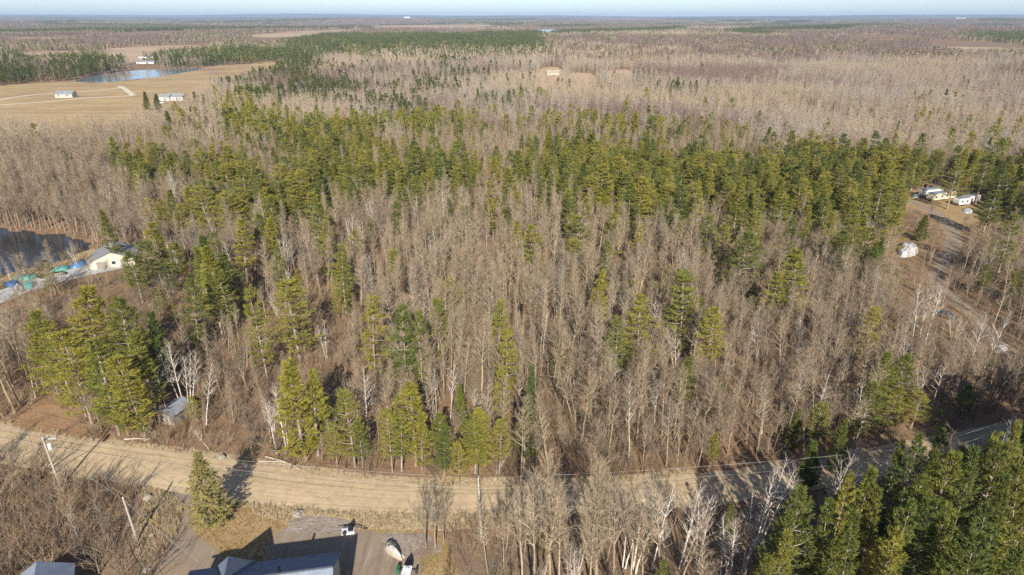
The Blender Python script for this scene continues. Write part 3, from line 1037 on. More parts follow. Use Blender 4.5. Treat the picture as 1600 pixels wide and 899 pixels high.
for k, (px, py, L_, W_, lab) in enumerate(((230, 91, 24, 8, 'long white barn in the gap between far conifers, farther one'), (229, 99.5, 25, 9, 'wide white barn in the gap between far conifers, nearer the pond'))):
    f0 = at(px, py)
    gable_house('barn', lab, 'barn', (f0.x, f0.y, 0), R(4), L_, W_, 2.6, 4.2, 'white_paint', 'metal_roof', group='white barns beyond the far pond', doors=(('s', 3, .05, 4, 3, 'door'),))
f0 = at(864, 117)
gable_house('bungalow', 'tan roofed bungalow in the sandy clearing in the far woods', 'house', (f0.x, f0.y, 0), R(3), 15, 9, 3, 5.4, 'cream', 'sandpile', windows=(('s', -4, 1.0, 1.4, 1.2, 'window'), ('s', 3, 1.0, 1.4, 1.2, 'window')))
for k, (px, D, L_, lab) in enumerate(((1083, 10400, 150, 'white warehouse on the horizon just right of centre'), (1124, 10600, 60, 'small white warehouse right of the longer one on the horizon'), (1440, 11000, 130, 'white warehouse on the horizon at far right'), (650, 9400, 80, 'white warehouse on the horizon left of centre'))):
    an = math.atan((px - 800) / F_PX * math.cos(PITCH) ** -1 * .93)
    x, y = D * math.sin(an), D * math.cos(an)
    gable_house('warehouse', lab, 'warehouse', (x, y, float(zland(x, y)) + 12), 0, L_, 60, 16, 19, 'white_paint', 'white_paint', .5, group='far white warehouses')

# ------------------------------------------------------------------ the yard
heap('sand_heap', [(600, 856), (606, 848), (616, 848), (622, 856), (627, 870), (628, 876), (616, 872), (604, 864)], 0.9, 'sandpile', 'sand heap half covered by a pale plastic sheet in the yard', 'sand heap', 21, .8)
heap('plastic_sheet', [(609, 859), (614, 857), (621, 866), (627, 875), (617, 870), (608, 864)], 0.55, 'plastic', 'white plastic sheet draped over the sand heap in the yard', 'plastic sheet', 22, 1.0, z0=0.62)
mb = MB()
p0 = at(628, 868)
mb.box(-.55, .55, -.12, .12, 0.02, .12)
o = mb.build('plank', M['white_paint'])
o.location = (p0.x, p0.y, 0)
o.rotation_euler = (0, 0, R(-50))
tag(o, 'short white plank lying between sand heap and boat', 'plank')

# boat on its small trailer
bw, st = at(641, 871, 1.1), at(629, 912, 1.1)
d = bw - st
brz = math.atan2(d.y, d.x)
BL = d.length
stp = Vector((st.x, st.y, 0))
boat = tag(empty('boat', stp, brz), 'narrow white boat with a black covered bow parked in the yard', 'boat')


def hull_loft(x0, x1, n, z_off, mbx, top=True):
    rows = []
    for i in range(n + 1):
        x = x0 + (x1 - x0) * i / n
        t = x / BL
        w = 0.56 * (1 - max(0, (t - .62) / .38) ** 2.2) * (0.92 + .08 * min(1, t * 3)) + .015
        k = .16 * max(0, (t - .5) / .5) ** 2
        rows.append([(x, -w, .95 + k), (x, -w * .8, .60 + k * .8), (x, 0, .45 + k), (x, w * .8, .60 + k * .8), (x, w, .95 + k)])
    for i in range(n):
        for j in range(4):
            mbx.face([rows[i][j], rows[i][j + 1], rows[i + 1][j + 1], rows[i + 1][j]])
        if top:
            a, b = rows[i], rows[i + 1]
            ca, cb = ((a[0][0], 0, a[0][2] + z_off)), ((b[0][0], 0, b[0][2] + z_off * (1 if i < n - 1 else .2)))
            mbx.face([a[0], b[0], cb, ca])
            mbx.face([ca, cb, b[4], a[4]])
    mbx.face(rows[0])


mb = MB()
hull_loft(0, BL * .70, 8, .10, mb)
mb.build('hull', M['hull'], boat)
mb = MB()
hull_loft(BL * .70 + .005, BL, 8, .16, mb)
mb.build('bow_cover', M['black'], boat)
mb = MB()
mb.tube([Vector((BL * .58, -.16, 1.12)), Vector((BL * .62, -.1, 1.2)), Vector((BL * .63, 0, 1.22)), Vector((BL * .62, .1, 1.2)), Vector((BL * .58, .16, 1.12))], [.03] * 5, 5)
mb.build('handle', M['black'], boat)
bt = tag(empty('boat_trailer', stp, brz), 'small black boat trailer with one wheel out to the side under the boat', 'trailer')
mb = MB()
mb.box(0.2, BL * .95, -.06, .06, .32, .42)
mb.build('frame', M['steel'], bt)
mb = MB()
mb.box(BL * .66, BL * .66 + .1, -1.05, 1.05, .36, .43)
mb.build('axle', M['black'], bt)
for s in (-1, 1):
    mb = MB()
    mb.tube([Vector((BL * .66 + .05, s * 1.0, .40)), Vector((BL * .66 + .05, s * 1.2, .40))], [.40, .40], 14, cap=True)
    mb.build('wheel', M['rubber'], bt)
p0 = at(623, 893)
mb = MB()
mb.box(-.25, .25, -.55, .55, .05, .6)
mb.box(-.2, .2, -.5, .2, .6, .85)
o = mb.build('crate', M['green_paint'])
o.location = (p0.x, p0.y, 0)
o.rotation_euler = (0, 0, brz - R(90))
tag(o, 'dark green crate on the ground left of the boat', 'crate')

# black machine on a pale base by the corner of the yard
p0 = at(546, 831)
mc = tag(empty('yard_machine', p0, R(10)), 'small black upright machine on a pale base with a long thin bar across', 'machine')
mb = MB()
mb.box(-1.0, .7, -.6, .5, .02, .32)
mb.build('base', M['hull'], mc)
mb = MB()
mb.prism([(-.1, -.35), (.55, -.35), (.6, .3), (-.05, .35)], .32, 1.0)
mb.prism([(.05, -.22), (.45, -.22), (.45, .2), (.05, .2)], 1.0, 1.35)
mb.build('motor', M['black'], mc)
mb = MB()
mb.tube([Vector((-1.7, .15, .75)), Vector((0, .1, .85)), Vector((1.2, -.15, .8)), Vector((2.4, -.5, .45))], [.05, .06, .07, .09], 6, cap=True)
mb.build('bar', M['black'], mc)
for s in (-1, 1):
    mb = MB()
    mb.tube([Vector((-.6, s * .5 - .1, .3)), Vector((-.6, s * .5 + .1, .3))], [.3, .3], 12, cap=True)
    mb.build('wheel', M['rubber'], mc)


def boulder(label, p, r, seed, mat='stone', name='boulder', cat='boulder'):
    g = random.Random(seed)
    mb = MB()
    rows, segs = 6, 10
    for i in range(rows + 1):
        ph = math.pi * i / rows
        for k in range(segs):
            th = 2 * math.pi * k / segs
            q = r * (1 + g.uniform(-.22, .22))
            mb.v.append((q * 1.2 * math.sin(ph) * math.cos(th), q * math.sin(ph) * math.sin(th), r * .45 + q * .75 * math.cos(ph)))
    for i in range(rows):
        for k in range(segs):
            k2 = (k + 1) % segs
            mb.f.append((i * segs + k, (i + 1) * segs + k, (i + 1) * segs + k2, i * segs + k2))
    mb.m = [0] * len(mb.f)
    o = mb.build(name, M[mat])
    o.location = (p.x, p.y, 0)
    o.rotation_euler = (0, 0, g.uniform(0, 6))
    tag(o, label, cat)


boulder('grey boulder on the dry bank between the road and the house', at(464, 806), .6, 1)
boulder('smaller boulder touching the grey boulder on the dry bank', at(471, 802), .36, 2)
boulder('dark stump standing at the road edge right of the tall spruce', at(347, 716), .5, 3, 'weathered', 'stump', 'stump')
boulder('pale stone in the dry grass left of the driveway', at(232, 780), .6, 4, 'sandpile')
boulder('light stone lying near the driveway by the lower left brush', at(228, 893), .4, 5, 'white_paint')
boulder('pale stone between brush and driveway, left of the yellow guard', at(236, 838), .35, 6, 'sandpile')


# ------------------------------------------------------------------ poles and cables
def pole(label, p, h, transformer=False, arm=True, rz=0.0, lean=(0, 0)):
    t = tag(empty('utility_pole', p, rz), label, 'utility pole', 'wooden utility poles along the gravel road')
    mb = MB()
    mb.tube([Vector((0, 0, -.2)), Vector((lean[0] * .5, lean[1] * .5, h * .5)), Vector((lean[0], lean[1], h))], [.17, .145, .115], 8, cap=True)
    mb.build('pole', M['pole_wood'], t)
    if arm:
        mb = MB()
        mb.box(lean[0] - .07, lean[0] + .07, lean[1] - .2, lean[1] + 1.1, h - .55, h - .43)
        mb.build('crossarm', M['pole_wood'], t)
    for y, z in ((0, h),) + (((.95, h - .43),) if arm else ()):
        mb = MB()
        mb.tube([Vector((lean[0], lean[1] + y, z)), Vector((lean[0], lean[1] + y, z + .1)), Vector((lean[0], lean[1] + y, z + .28))], [.05, .09, .04], 8, cap=True)
        mb.build('insulator', M['white_paint'], t)
    if transformer:
        mb = MB()
        mb.tube([Vector((.45, 0, h - 1.9)), Vector((.45, 0, h - 1.85)), Vector((.45, 0, h - .95)), Vector((.45, 0, h - .85))], [.2, .29, .29, .2], 12, cap=True)
        mb.build('transformer', M['white_paint'], t)
        mb = MB()
        mb.box(.1, .3, -.05, .05, h - 1.6, h - 1.5)
        mb.box(.1, .3, -.05, .05, h - 1.2, h - 1.1)
        mb.build('bracket', M['steel'], t)
        mb = MB()
        mb.tube([Vector((.8, .6, h - .42)), Vector((.8, .6, h - .1))], [.06, .06], 6, cap=True)
        mb.tube([Vector((1.1, .6, h - .42)), Vector((1.1, .6, h - .1))], [.06, .06], 6, cap=True)
        mb.box(0, 1.2, .55, .65, h - .52, h - .44)
        mb.build('fuse_bracket', M['white_paint'], t)
    return Vector((p.x + lean[0], p.y + lean[1], h))


T1 = pole('utility pole carrying a white transformer at the left roadside', at(95, 762), 8.8, True, True, lean=(-.25, 0))
base2 = at(215, 845)
T2 = pole('plain service pole standing in brush left of the driveway', base2, 7.1, False, False, lean=(-.3, 0))
T3 = pole('lone utility pole with long shadow across the road near the centre', at(752, 842), 9.9, False, True, lean=(-.2, 0))
T0 = Vector((-128, 101, 9))
P4 = Vector((57, 74.0, 0))
T4 = pole('utility pole hidden among the tall pines by the shaded road bend', P4, 9.8, False, True)
P5 = Vector((112, 98, 0))


def cable(label, a, b, sag, r=0.016, n=14):
    pts = [a.lerp(b, i / n) - Vector((0, 0, sag * 4 * (i / n) * (1 - i / n))) for i in range(n + 1)]
    mb = MB()
    mb.tube(pts, [r] * (n + 1), 4)
    tag(mb.build('power_line', M['cable']), label, 'power line', 'power lines strung along the gravel road')


for dz, nm in ((.2, 'upper'), (-1.5, 'lower')):
    o_ = Vector((0, 0, dz))
    cable(nm + ' power line running left from the transformer pole', T0 + o_, T1 + o_, .9)
    cable(nm + ' power line between the transformer pole and the centre pole', T1 + o_, T3 + o_, .8)
    cable(nm + ' power line from the centre pole to the pines at right', T3 + o_, T4 + o_, .7)
    cable(nm + ' power line beyond the pines at the right edge', T4 + o_, Vector((112, 98, 9.5 + dz)), .8)
cable('service line from the transformer pole to the plain pole', T1 - Vector((0, 0, .9)), T2 - Vector((0, 0, .1)), .3)
cable('service line from the plain pole down to the house', T2 - Vector((0, 0, .15)), HO + Vector((-16.5, 3.5, 4.2)), .5)
ga = at(250, 822)
gy = tag(empty('guy_wire', ga), 'guy wire with a bright yellow guard beside the plain service pole', 'guy wire')
mb = MB()
gd = (T2 - Vector((0, 0, .4)) - ga)
mb.tube([Vector((0, 0, 0)), gd], [.012, .012], 4)
mb.build('wire', M['cable'], gy)
mb = MB()
gn = gd.normalized()
mb.tube([gn * .1, gn * 2.3], [.06, .06], 6, cap=True)
mb.build('guard', M['yellow'], gy)

# fallen logs along the far road edge
for k, (p, q, r, lab) in enumerate((((195, 688), (232, 688), .16, 'pale fallen log along the far road edge near the transformer pole'),
                                    ((415, 715), (470, 735), .14, 'long fallen log on the brush bank right of the tall spruce'),
                                    ((405, 722), (445, 724), .12, 'thin fallen log in the brush bank just beyond the road curve'),
                                    ((775, 742), (800, 712), .12, 'bent fallen log leaning at the wood edge beyond the centre pole'),
                                    ((425, 705), (452, 722), .12, 'leaning dead stem on the brush bank beyond the road'),
                                    ((200, 615), (230, 600), .13, 'fallen pale stem left of the metal roofed shed'),
                                    ((225, 690), (250, 680), .10, 'short pale log end by the roadside brush'))):
    a, b = at(*p), at(*q)
    mb = MB()
    z1 = .2 if k not in (3, 4) else 1.6
    m_ = (a + b) / 2 + Vector((random.uniform(-.3, .3), random.uniform(-.3, .3), 0))
    mb.tube([a + Vector((0, 0, r + .03)), m_ + Vector((0, 0, (r + z1) / 2 + .1)), b + Vector((0, 0, z1))], [r, r * .8, r * .4], 6, cap=True)
    for q_ in range(4):
        s = a.lerp(b, random.uniform(.3, .9)) + Vector((0, 0, z1 * .7))
        mb.tube([s, s + Vector((random.uniform(-.8, .8), random.uniform(-.4, .4), random.uniform(.2, .8)))], [r * .3, .01], 3)
    tag(mb.build('fallen_log', M['dead_wood']), lab, 'log', 'fallen logs at the wood edge')

# ------------------------------------------------------------------ tree models
def rv(g, s=1.0):
    return Vector((g.uniform(-1, 1), g.uniform(-1, 1), g.uniform(-1, 1))) * s


def tuft(mb, g, p, d, n, L, w, mat=0, lift=.35):
    for _ in range(n):
        q = d * .8 + rv(g, .75) + Vector((0, 0, lift))
        q.normalize()
        mb.tri(p + rv(g, .08), q, L * g.uniform(.65, 1.2), w * g.uniform(.75, 1.25), Vector((d.x, d.y, .45)) + rv(g, .5), mat)


def make_pine(seed, h=18.0, rad=3.0, start=.32, step=.72, limbs=5, nbl=6, tn=6, L=.52, w=.115, top_round=.35, dead=6, lod=False):
    """layered pine with plume-like limbs; returns trunk and crown builders (crown materials: needles, bark)"""
    g = random.Random(seed)
    tr, cr = MB(), MB()
    lx, ly = g.uniform(-.5, .5), g.uniform(-.5, .5)

    def tp(t):
        return Vector((lx * t * t + .12 * math.sin(3.1 * t + seed), ly * t * t + .12 * math.cos(2.3 * t + seed), h * t))
    n = 4 if lod else 9
    r0 = .012 * h + .03
    tr.tube([tp(i / n) for i in range(n + 1)], [r0 * (1 - .93 * i / n) for i in range(n + 1)], 3 if lod else 6)
    z = start * h
    side_bias = g.uniform(0, 6.28)
    while z < h * .985:
        t = (z / h - start) / (1 - start)
        prof = min(1.0, (.62 + 1.1 * t) if t < .35 else 1.0) * max(0.0, 1 - t) ** (.5 if top_round > .45 else .62 if top_round > .3 else .85)
        nl = max(3, int(round(limbs * (1 if t < .8 else .8))))
        a0 = g.uniform(0, 6.28)
        miss = g.random() < .12 and t < .8
        for k in range(nl):
            if miss or g.random() < .10:
                continue
            az = a0 + 6.2832 * k / nl + g.uniform(-.35, .35)
            ln = max(.45, rad * prof * g.uniform(.42, 1.32) * (1 + .22 * math.cos(az - side_bias)))
            el = R(g.uniform(-4, 16) + 42 * t * t)
            p0 = tp(z / h) + Vector((0, 0, g.uniform(-.2, .2)))
            d0 = Vector((math.cos(az) * math.cos(el), math.sin(az) * math.cos(el), math.sin(el)))
            p1 = p0 + d0 * ln * .55 - Vector((0, 0, .04 * ln))
            p2 = p1 + (d0 + Vector((0, 0, .28))).normalized() * ln * .45
            if not lod:
                cr.tube([p0, p1, p2], [.018 * ln + .02, .012 * ln + .012, .008], 3, 1)
            side = Vector((-math.sin(az), math.cos(az), 0))
            if lod:
                for q in range(nbl):
                    f = g.uniform(.3, 1.0)
                    b = p0.lerp(p2, f) + side * g.uniform(-.5, .5) * ln * .5 + Vector((0, 0, g.uniform(-.1, .25)))
                    tuft(cr, g, b, (d0 + side * g.uniform(-.8, .8)).normalized(), tn, L, w)
                continue
            for q in range(nbl):
                f = .30 + .70 * (q + g.random()) / nbl
                b = (p0.lerp(p1, f / .55) if f < .55 else p1.lerp(p2, (f - .55) / .45))
                for s in (-1, 1):
                    bl = ln * .34 * (1.15 - .75 * f) * g.uniform(.6, 1.3) + .15
                    e = b + (side * s + d0 * .75).normalized() * bl + Vector((0, 0, g.uniform(-.05, .18)))
                    tuft(cr, g, e, (side * s * .7 + d0).normalized(), tn, L, w)
                    if bl > .55:
                        tuft(cr, g, b.lerp(e, .5), (side * s * .6 + d0).normalized(), max(2, tn - 2), L, w)
            tuft(cr, g, p2, d0, tn + 2, L, w)
        z += step * g.uniform(.75, 1.25) * (1.0 if t < .7 else .75)
    tuft(cr, g, tp(1.0), Vector((0, 0, 1)), tn + 3, L, w)
    if not lod:
        for _ in range(dead):
            zz = g.uniform(.12, start + .08)
            az = g.uniform(0, 6.28)
            p = tp(zz)
            d = Vector((math.cos(az), math.sin(az), g.uniform(-.2, .25)))
            tr.tube([p, p + d * g.uniform(.6, 1.8)], [.035, .01], 3)
    return tr, cr


def make_spruce(seed, h=12.0, rad=2.6, start=.08, step=.42, limbs=8, tn=5, L=.40, w=.10, nb=5, lod=False):
    g = random.Random(seed)
    tr, cr = MB(), MB()
    tr.tube([Vector((0, 0, 0)), Vector((0, 0, h * .5)), Vector((0, 0, h))], [.014 * h + .03, .008 * h, .01], 3 if lod else 6)
    z = start * h
    while z < h * .98:
        t = (z / h - start) / (1 - start)
        prof = (1 - t) ** .9 * (.55 + .45 * min(1, t / .12))
        a0 = g.uniform(0, 6.28)
        nl = max(4, int(limbs * (1 - .4 * t)))
        for k in range(nl):
            if g.random() < .08:
                continue
            az = a0 + 6.2832 * k / nl + g.uniform(-.3, .3)
            ln = max(.25, rad * prof * g.uniform(.65, 1.22))
            d0 = Vector((math.cos(az), math.sin(az), -.18 + .55 * t))
            p0 = Vector((0, 0, z + g.uniform(-.15, .15)))
            p2 = p0 + d0 * ln + Vector((0, 0, .08 * ln))
            side = Vector((-math.sin(az), math.cos(az), 0))
            if not lod:
                cr.tube([p0, p2], [.02 + .01 * ln, .006], 3, 1)
            for q in range(nb):
                f = .2 + .8 * (q + g.random()) / nb
                b = p0.lerp(p2, f)
                for s in ((-1, 1) if not lod else (g.choice((-1, 1)),)):
                    e = b + (side * s + d0 * .5).normalized() * ln * .25 * (1.2 - f) + Vector((0, 0, -.06))
                    tuft(cr, g, e, (d0 + side * s * .6).normalized(), tn, L, w, 0, -.05)
            tuft(cr, g, p2, d0, tn, L, w, 0, .1)
        z += step * g.uniform(.8, 1.2)
    tuft(cr, g, Vector((0, 0, h)), Vector((0, 0, 1)), tn, L, w)
    return tr, cr


def make_bare(seed, kind='aspen', h=16.0, tw=1.0, twl=1.0, few=1.0, lod=False):
    """leafless tree; trunk builder and crown builder (branches mat 1 = bark, twigs mat 0)"""
    g = random.Random(seed)
    tr, cr = MB(), MB()

    def twig(p, d, L):
        q = (d + rv(g, .55) + Vector((0, 0, .18))).normalized()
        cr.tri(p, q, L * twl, 0.0175 * tw, rv(g), 0)

    def branch(p, d, L, r, depth):
        n = 2 if depth else 3
        pts = [p]
        dd = d.copy()
        for i in range(n):
            dd = (dd + rv(g, .16) + Vector((0, 0, .10))).normalized()
            pts.append(pts[-1] + dd * (L / n))
        cr.tube(pts, [r * (1 - .8 * i / n) for i in range(n + 1)], 3, 1)

        def pos(f):
            i = min(int(f * n), n - 1)
            return pts[i].lerp(pts[i + 1], f * n - i)
        if depth > 0:
            k = max(2, int(round(L * 1.5 * few + g.uniform(0, 1.5))))
            for j in range(k):
                f = .25 + .75 * (j + g.random()) / k
                az = g.uniform(0, 6.28)
                perp = dd.cross(Vector((math.cos(az), math.sin(az), .3))).normalized()
                nd = (dd * .75 + perp * g.uniform(.5, .95) + Vector((0, 0, .15))).normalized()
                branch(pos(f), nd, L * g.uniform(.3, .55) * (1.15 - .5 * f), r * .5, depth - 1)
        nt = max(2, int((2.5 + L * 3.2) * few))
        for j in range(nt):
            f = g.uniform(.2, 1.0)
            twig(pos(f), dd, g.uniform(.45, 1.05))
        twig(pts[-1], dd, .7)

    def stem(base, lean, hh, r0, t0, nb, spread, rise, lk, top=.97, depth=1):
        wob = [Vector((0, 0, 0))]
        N = 8
        for i in range(N):
            wob.append(wob[-1] * .9 + Vector((g.uniform(-.09, .09), g.uniform(-.09, .09), 0)) * (hh / 16))
        pts = [base + Vector((lean[0] * (i / N) ** 1.3, lean[1] * (i / N) ** 1.3, hh * i / N)) + wob[i] for i in range(N + 1)]
        tr.tube(pts, [r0 * (1.25 if i == 0 else 1) * (1 - .88 * (i / N) ** .9) for i in range(N + 1)], 5)
        for j in range(nb):
            t = t0 + (top - t0) * (j + g.random()) / nb
            i = min(int(t * N), N - 1)
            p = pts[i].lerp(pts[i + 1], t * N - i)
            az = j * 2.4 + g.uniform(-.5, .5)
            el = R(g.uniform(rise - 14, rise + 14) + 18 * (t - .5))
            d = Vector((math.cos(az) * math.cos(el), math.sin(az) * math.cos(el), math.sin(el)))
            tt = (t - t0) / (1 - t0)
            L = lk * hh * (1.1 - .8 * tt) * (.55 + .45 * min(1, tt / .2)) * g.uniform(.65, 1.2) * spread
            branch(p, d, max(.6, L), r0 * .42 * (1.05 - .75 * tt), depth)
        return pts

    if kind == 'aspen':
        stem(Vector((0, 0, 0)), (g.uniform(-.9, .9), g.uniform(-.9, .9)), h, .0085 * h + .03, g.uniform(.32, .48), int(24 * few), 1.0, 48, .15)
    elif kind == 'birch':
        ns = g.choice((1, 2, 2, 3))
        a0 = g.uniform(0, 6.28)
        for q in range(ns):
            a = a0 + 6.28 * q / ns
            sp = .25 if ns > 1 else 0
            stem(Vector((math.cos(a) * sp, math.sin(a) * sp, 0)), (math.cos(a) * g.uniform(.5, 2.0), math.sin(a) * g.uniform(.5, 2.0)), h * g.uniform(.82, 1), .0075 * h + .02, .36, int(16 * few), 1.2, 46, .17)
    elif kind == 'maple':
        fork = g.uniform(.22, .38)
        N = 3
        lean = Vector((g.uniform(-.5, .5), g.uniform(-.5, .5), 0))
        r0 = .0105 * h + .04
        tr.tube([Vector((0, 0, 0)), lean * .3 + Vector((0, 0, h * fork * .5)), lean * .6 + Vector((0, 0, h * fork))], [r0 * 1.25, r0, r0 * .85], 6)
        top = lean * .6 + Vector((0, 0, h * fork))
        nl = g.choice((3, 4, 4, 5))
        a0 = g.uniform(0, 6.28)
        for q in range(nl):
            a = a0 + 6.28 * q / nl + g.uniform(-.4, .4)
            out = h * g.uniform(.10, .24)
            stem(top, (math.cos(a) * out, math.sin(a) * out), h * (1 - fork) * g.uniform(.78, 1.0), r0 * .55, .18, int(9 * few), 1.15, 42, .22)
    return tr, cr


def make_bush(seed, h=2.2, stems=11, tw=1.0, few=1.0):
    g = random.Random(seed)
    mb = MB()
    for k in range(stems):
        a = g.uniform(0, 6.28)
        p = Vector((math.cos(a) * g.uniform(0, .6), math.sin(a) * g.uniform(0, .6), 0))
        d = Vector((math.cos(a) * g.uniform(.1, .7), math.sin(a) * g.uniform(.1, .7), 1)).normalized()
        L = h * g.uniform(.6, 1.1)
        q = p + d * L * .5
        e = q + (d + rv(g, .25)).normalized() * L * .5
        mb.tube([p, q, e], [.03, .018, .006], 3)
        for _ in range(int(7 * few)):
            f = g.uniform(.25, 1)
            s = p.lerp(q, f / .5) if f < .5 else q.lerp(e, (f - .5) / .5)
            mb.tri(s, (d + rv(g, .8)).normalized(), g.uniform(.35, .9) * h / 2.2, .026 * tw, rv(g))
    return mb


def make_tuft(seed):
    g = random.Random(seed)
    mb = MB()
    for k in range(16):
        a = g.uniform(0, 6.28)
        p = Vector((math.cos(a) * g.uniform(0, .3), math.sin(a) * g.uniform(0, .3), 0))
        mb.tri(p, Vector((g.uniform(-.7, .7), g.uniform(-.7, .7), 1)).normalized(), g.uniform(.25, .7), .07, rv(g))
    return mb


TWIG = {'aspen': ('aspen_twig', 'aspen_bark'), 'maple': ('maple_twig', 'maple_bark'), 'birch': ('birch_twig', 'birch_bark')}
MODELS = {}            # kind -> list of (trunk mesh, crown mesh, joined mesh, model height, model radius)


def add_model(kind, tr, cr, h, rad, tm, cms):
    t = tr.mesh(kind + '_trunk', M[tm], True)
    c = cr.mesh(kind + '_crown', [M[x] for x in cms])
    j = MB()
    j.add(cr)
    b = len(j.v)
    j.v.extend(tr.v)
    j.f.extend([tuple(i + b for i in q) for q in tr.f])
    j.m.extend([len(cms)] * len(tr.f))
    jm = j.mesh(kind + '_whole', [M[x] for x in cms] + [M[tm]])
    MODELS.setdefault(kind, []).append((t, c, jm, h, rad))


for s in range(7):
    hh, rr = 18.0, (3.5, 3.0, 3.9, 2.7, 3.4, 3.7, 2.5)[s]
    tr, cr = make_pine(100 + s, hh, rr, (.22, .15, .30, .12, .34, .18, .26)[s], (.85, .75, 1.0, .75, .9, .85, .8)[s], 5, 6, 5, top_round=(.5, .4, .5, .2, .4, .5, .4)[s])
    add_model('pine', tr, cr, hh, rr, 'pine_bark', ('pine_needles', 'pine_bark'))
for s in range(4):
    hh, rr = 18.0, (3.4, 2.9, 3.8, 3.1)[s]
    tr, cr = make_pine(150 + s, hh, rr, (.2, .28, .16, .32)[s], (.85, .75, .95, .8)[s], 5, 6, 5, top_round=(.5, .3, .5, .4)[s], dead=9)
    add_model('pine', tr, cr, hh, rr, 'pine_bark', ('deep_needles', 'pine_bark'))
for s in range(3):
    tr, cr = make_spruce(200 + s, 12.0, (2.3, 1.7, 2.0)[s], .1)
    add_model('spruce', tr, cr, 12.0, (2.3, 1.7, 2.0)[s], 'pine_bark', ('spruce_needles', 'pine_bark'))
for kind, n, hh in (('aspen', 8, 16.0), ('maple', 7, 14.0), ('birch', 5, 14.0)):
    for s in range(n):
        tr, cr = make_bare(300 + 17 * s + len(kind), kind, hh, few=1.0 if kind == 'birch' else 1.5)
        add_model(kind, tr, cr, hh, 3.0, TWIG[kind][1], TWIG[kind])
BUSH = [make_bush(400 + s, 2.2, 9 + s).mesh('bush_mesh', M['bush_twig']) for s in range(6)]
BUSH += [make_bush(430 + s, 4.6, 5, 1.0, 3.2).mesh('sapling_mesh', M['bush_twig']) for s in range(4)]
TUFT = [make_tuft(450 + s).mesh('tuft_mesh', M['straw']) for s in range(5)]

LOD = {}
for s in range(5):
    tr, cr = make_pine(500 + s, 18.0, (3.7, 3.1, 4.0, 2.9, 3.5)[s], .3, 1.1, 5, 4, 5, .9, .26, top_round=.5, lod=True)
    tr.m = [1] * len(tr.m)
    cr.add(tr)
    LOD.setdefault('pine', []).append(cr.mesh('pine_far', [M['pine_needles'], M['pine_bark']]))
for s in range(5):
    tr, cr = make_pine(520 + s, 17.0, (3.2, 2.6, 3.6, 2.4, 3.0)[s], .2, 1.1, 5, 4, 5, .9, .26, top_round=(.5, .2, .4, .2, .5)[s], lod=True)
    tr.m = [1] * len(tr.m)
    cr.add(tr)
    LOD.setdefault('dark', []).append(cr.mesh('dark_pine_far', [M['dark_needles'], M['pine_bark']]))
for s in range(2):
    tr, cr = make_spruce(540 + s, 12.0, 2.0, .1, .9, 6, 3, .7, .3, 2, lod=True)
    tr.m = [1] * len(tr.m)
    cr.add(tr)
    LOD.setdefault('spruce', []).append(cr.mesh('spruce_far', [M['spruce_needles'], M['pine_bark']]))
for kind, n, hh in (('aspen', 6, 16.0), ('maple', 4, 14.0), ('birch', 2, 14.0)):
    for s in range(n):
        tr, cr = make_bare(600 + 13 * s + len(kind), kind, hh, tw=2.9, twl=1.35, few=.8)
        tr.m = [2] * len(tr.m)
        cr.add(tr)
        LOD.setdefault(kind, []).append(cr.mesh(kind + '_far', [M[TWIG[kind][0]], M[TWIG[kind][1]], M[TWIG[kind][1]]]))


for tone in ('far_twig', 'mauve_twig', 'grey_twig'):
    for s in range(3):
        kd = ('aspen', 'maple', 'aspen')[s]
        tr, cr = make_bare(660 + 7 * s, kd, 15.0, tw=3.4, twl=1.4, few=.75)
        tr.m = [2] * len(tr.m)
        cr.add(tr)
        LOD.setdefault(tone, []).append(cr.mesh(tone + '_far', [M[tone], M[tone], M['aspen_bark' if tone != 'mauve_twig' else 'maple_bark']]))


def make_patch(seed, conif, size=40.0, n=34, tone='far_twig'):
    """a piece of distant woodland: many small trees"""
    g = random.Random(seed)
    mb = MB()
    for k in range(n):
        x, y = g.uniform(-size / 2, size / 2), g.uniform(-size / 2, size / 2)
        b = Vector((x, y, 0))
        if g.random() < conif:
            h = g.uniform(12, 19)
            for q in range(20):
                t = g.uniform(.25, 1)
                a = g.uniform(0, 6.28)
                d = Vector((math.cos(a), math.sin(a), g.uniform(0, .8))).normalized()
                mb.tri(b + Vector((0, 0, h * t - 1.0)), d, 3.4 * (1.08 - t) + .9, 1.5, rv(g), 1)
        else:
            h = g.uniform(10, 15.5)
            mb.tri(b, Vector((g.uniform(-.08, .08), g.uniform(-.08, .08), 1)).normalized(), h, .5, Vector((0, 1, 0)), 2)
            for q in range(18):
                t = g.uniform(.3, .9)
                a = g.uniform(0, 6.28)
                d = Vector((math.cos(a) * .6, math.sin(a) * .6, g.uniform(.4, 1.1))).normalized()
                mb.tri(b + Vector((0, 0, h * t)), d, g.uniform(2.2, 4.2) * (1.2 - .6 * t), .42, rv(g), 0)
    return mb.mesh('woodland_patch', [M[tone], M['dark_needles'], M['aspen_bark']])


WOODS = [make_patch(700 + s, .03) for s in range(4)] + [make_patch(720 + s, .35) for s in range(3)] + [make_patch(740 + s, .92) for s in range(4)] + [make_patch(760 + s, .06, tone='mauve_twig') for s in range(4)]

# ------------------------------------------------------------------ where things grow
def inpoly(x, y, P):
    P = np.asarray(P)
    px, py = P[:, 0], P[:, 1]
    if len(x) == 0:
        return np.zeros(0, bool)
    ins = np.zeros(len(x), bool)
    cand = (x > px.min()) & (x < px.max()) & (y > py.min()) & (y < py.max())
    if not cand.any():
        return ins
    xx, yy = x[cand], y[cand]
    r = np.zeros(len(xx), bool)
    j = len(P) - 1
    for i in range(len(P)):
        c = ((py[i] > yy) != (py[j] > yy)) & (xx < (px[j] - px[i]) * (yy - py[i]) / (py[j] - py[i] + 1e-12) + px[i])
        r ^= c
        j = i
    ins[cand] = r
    return ins


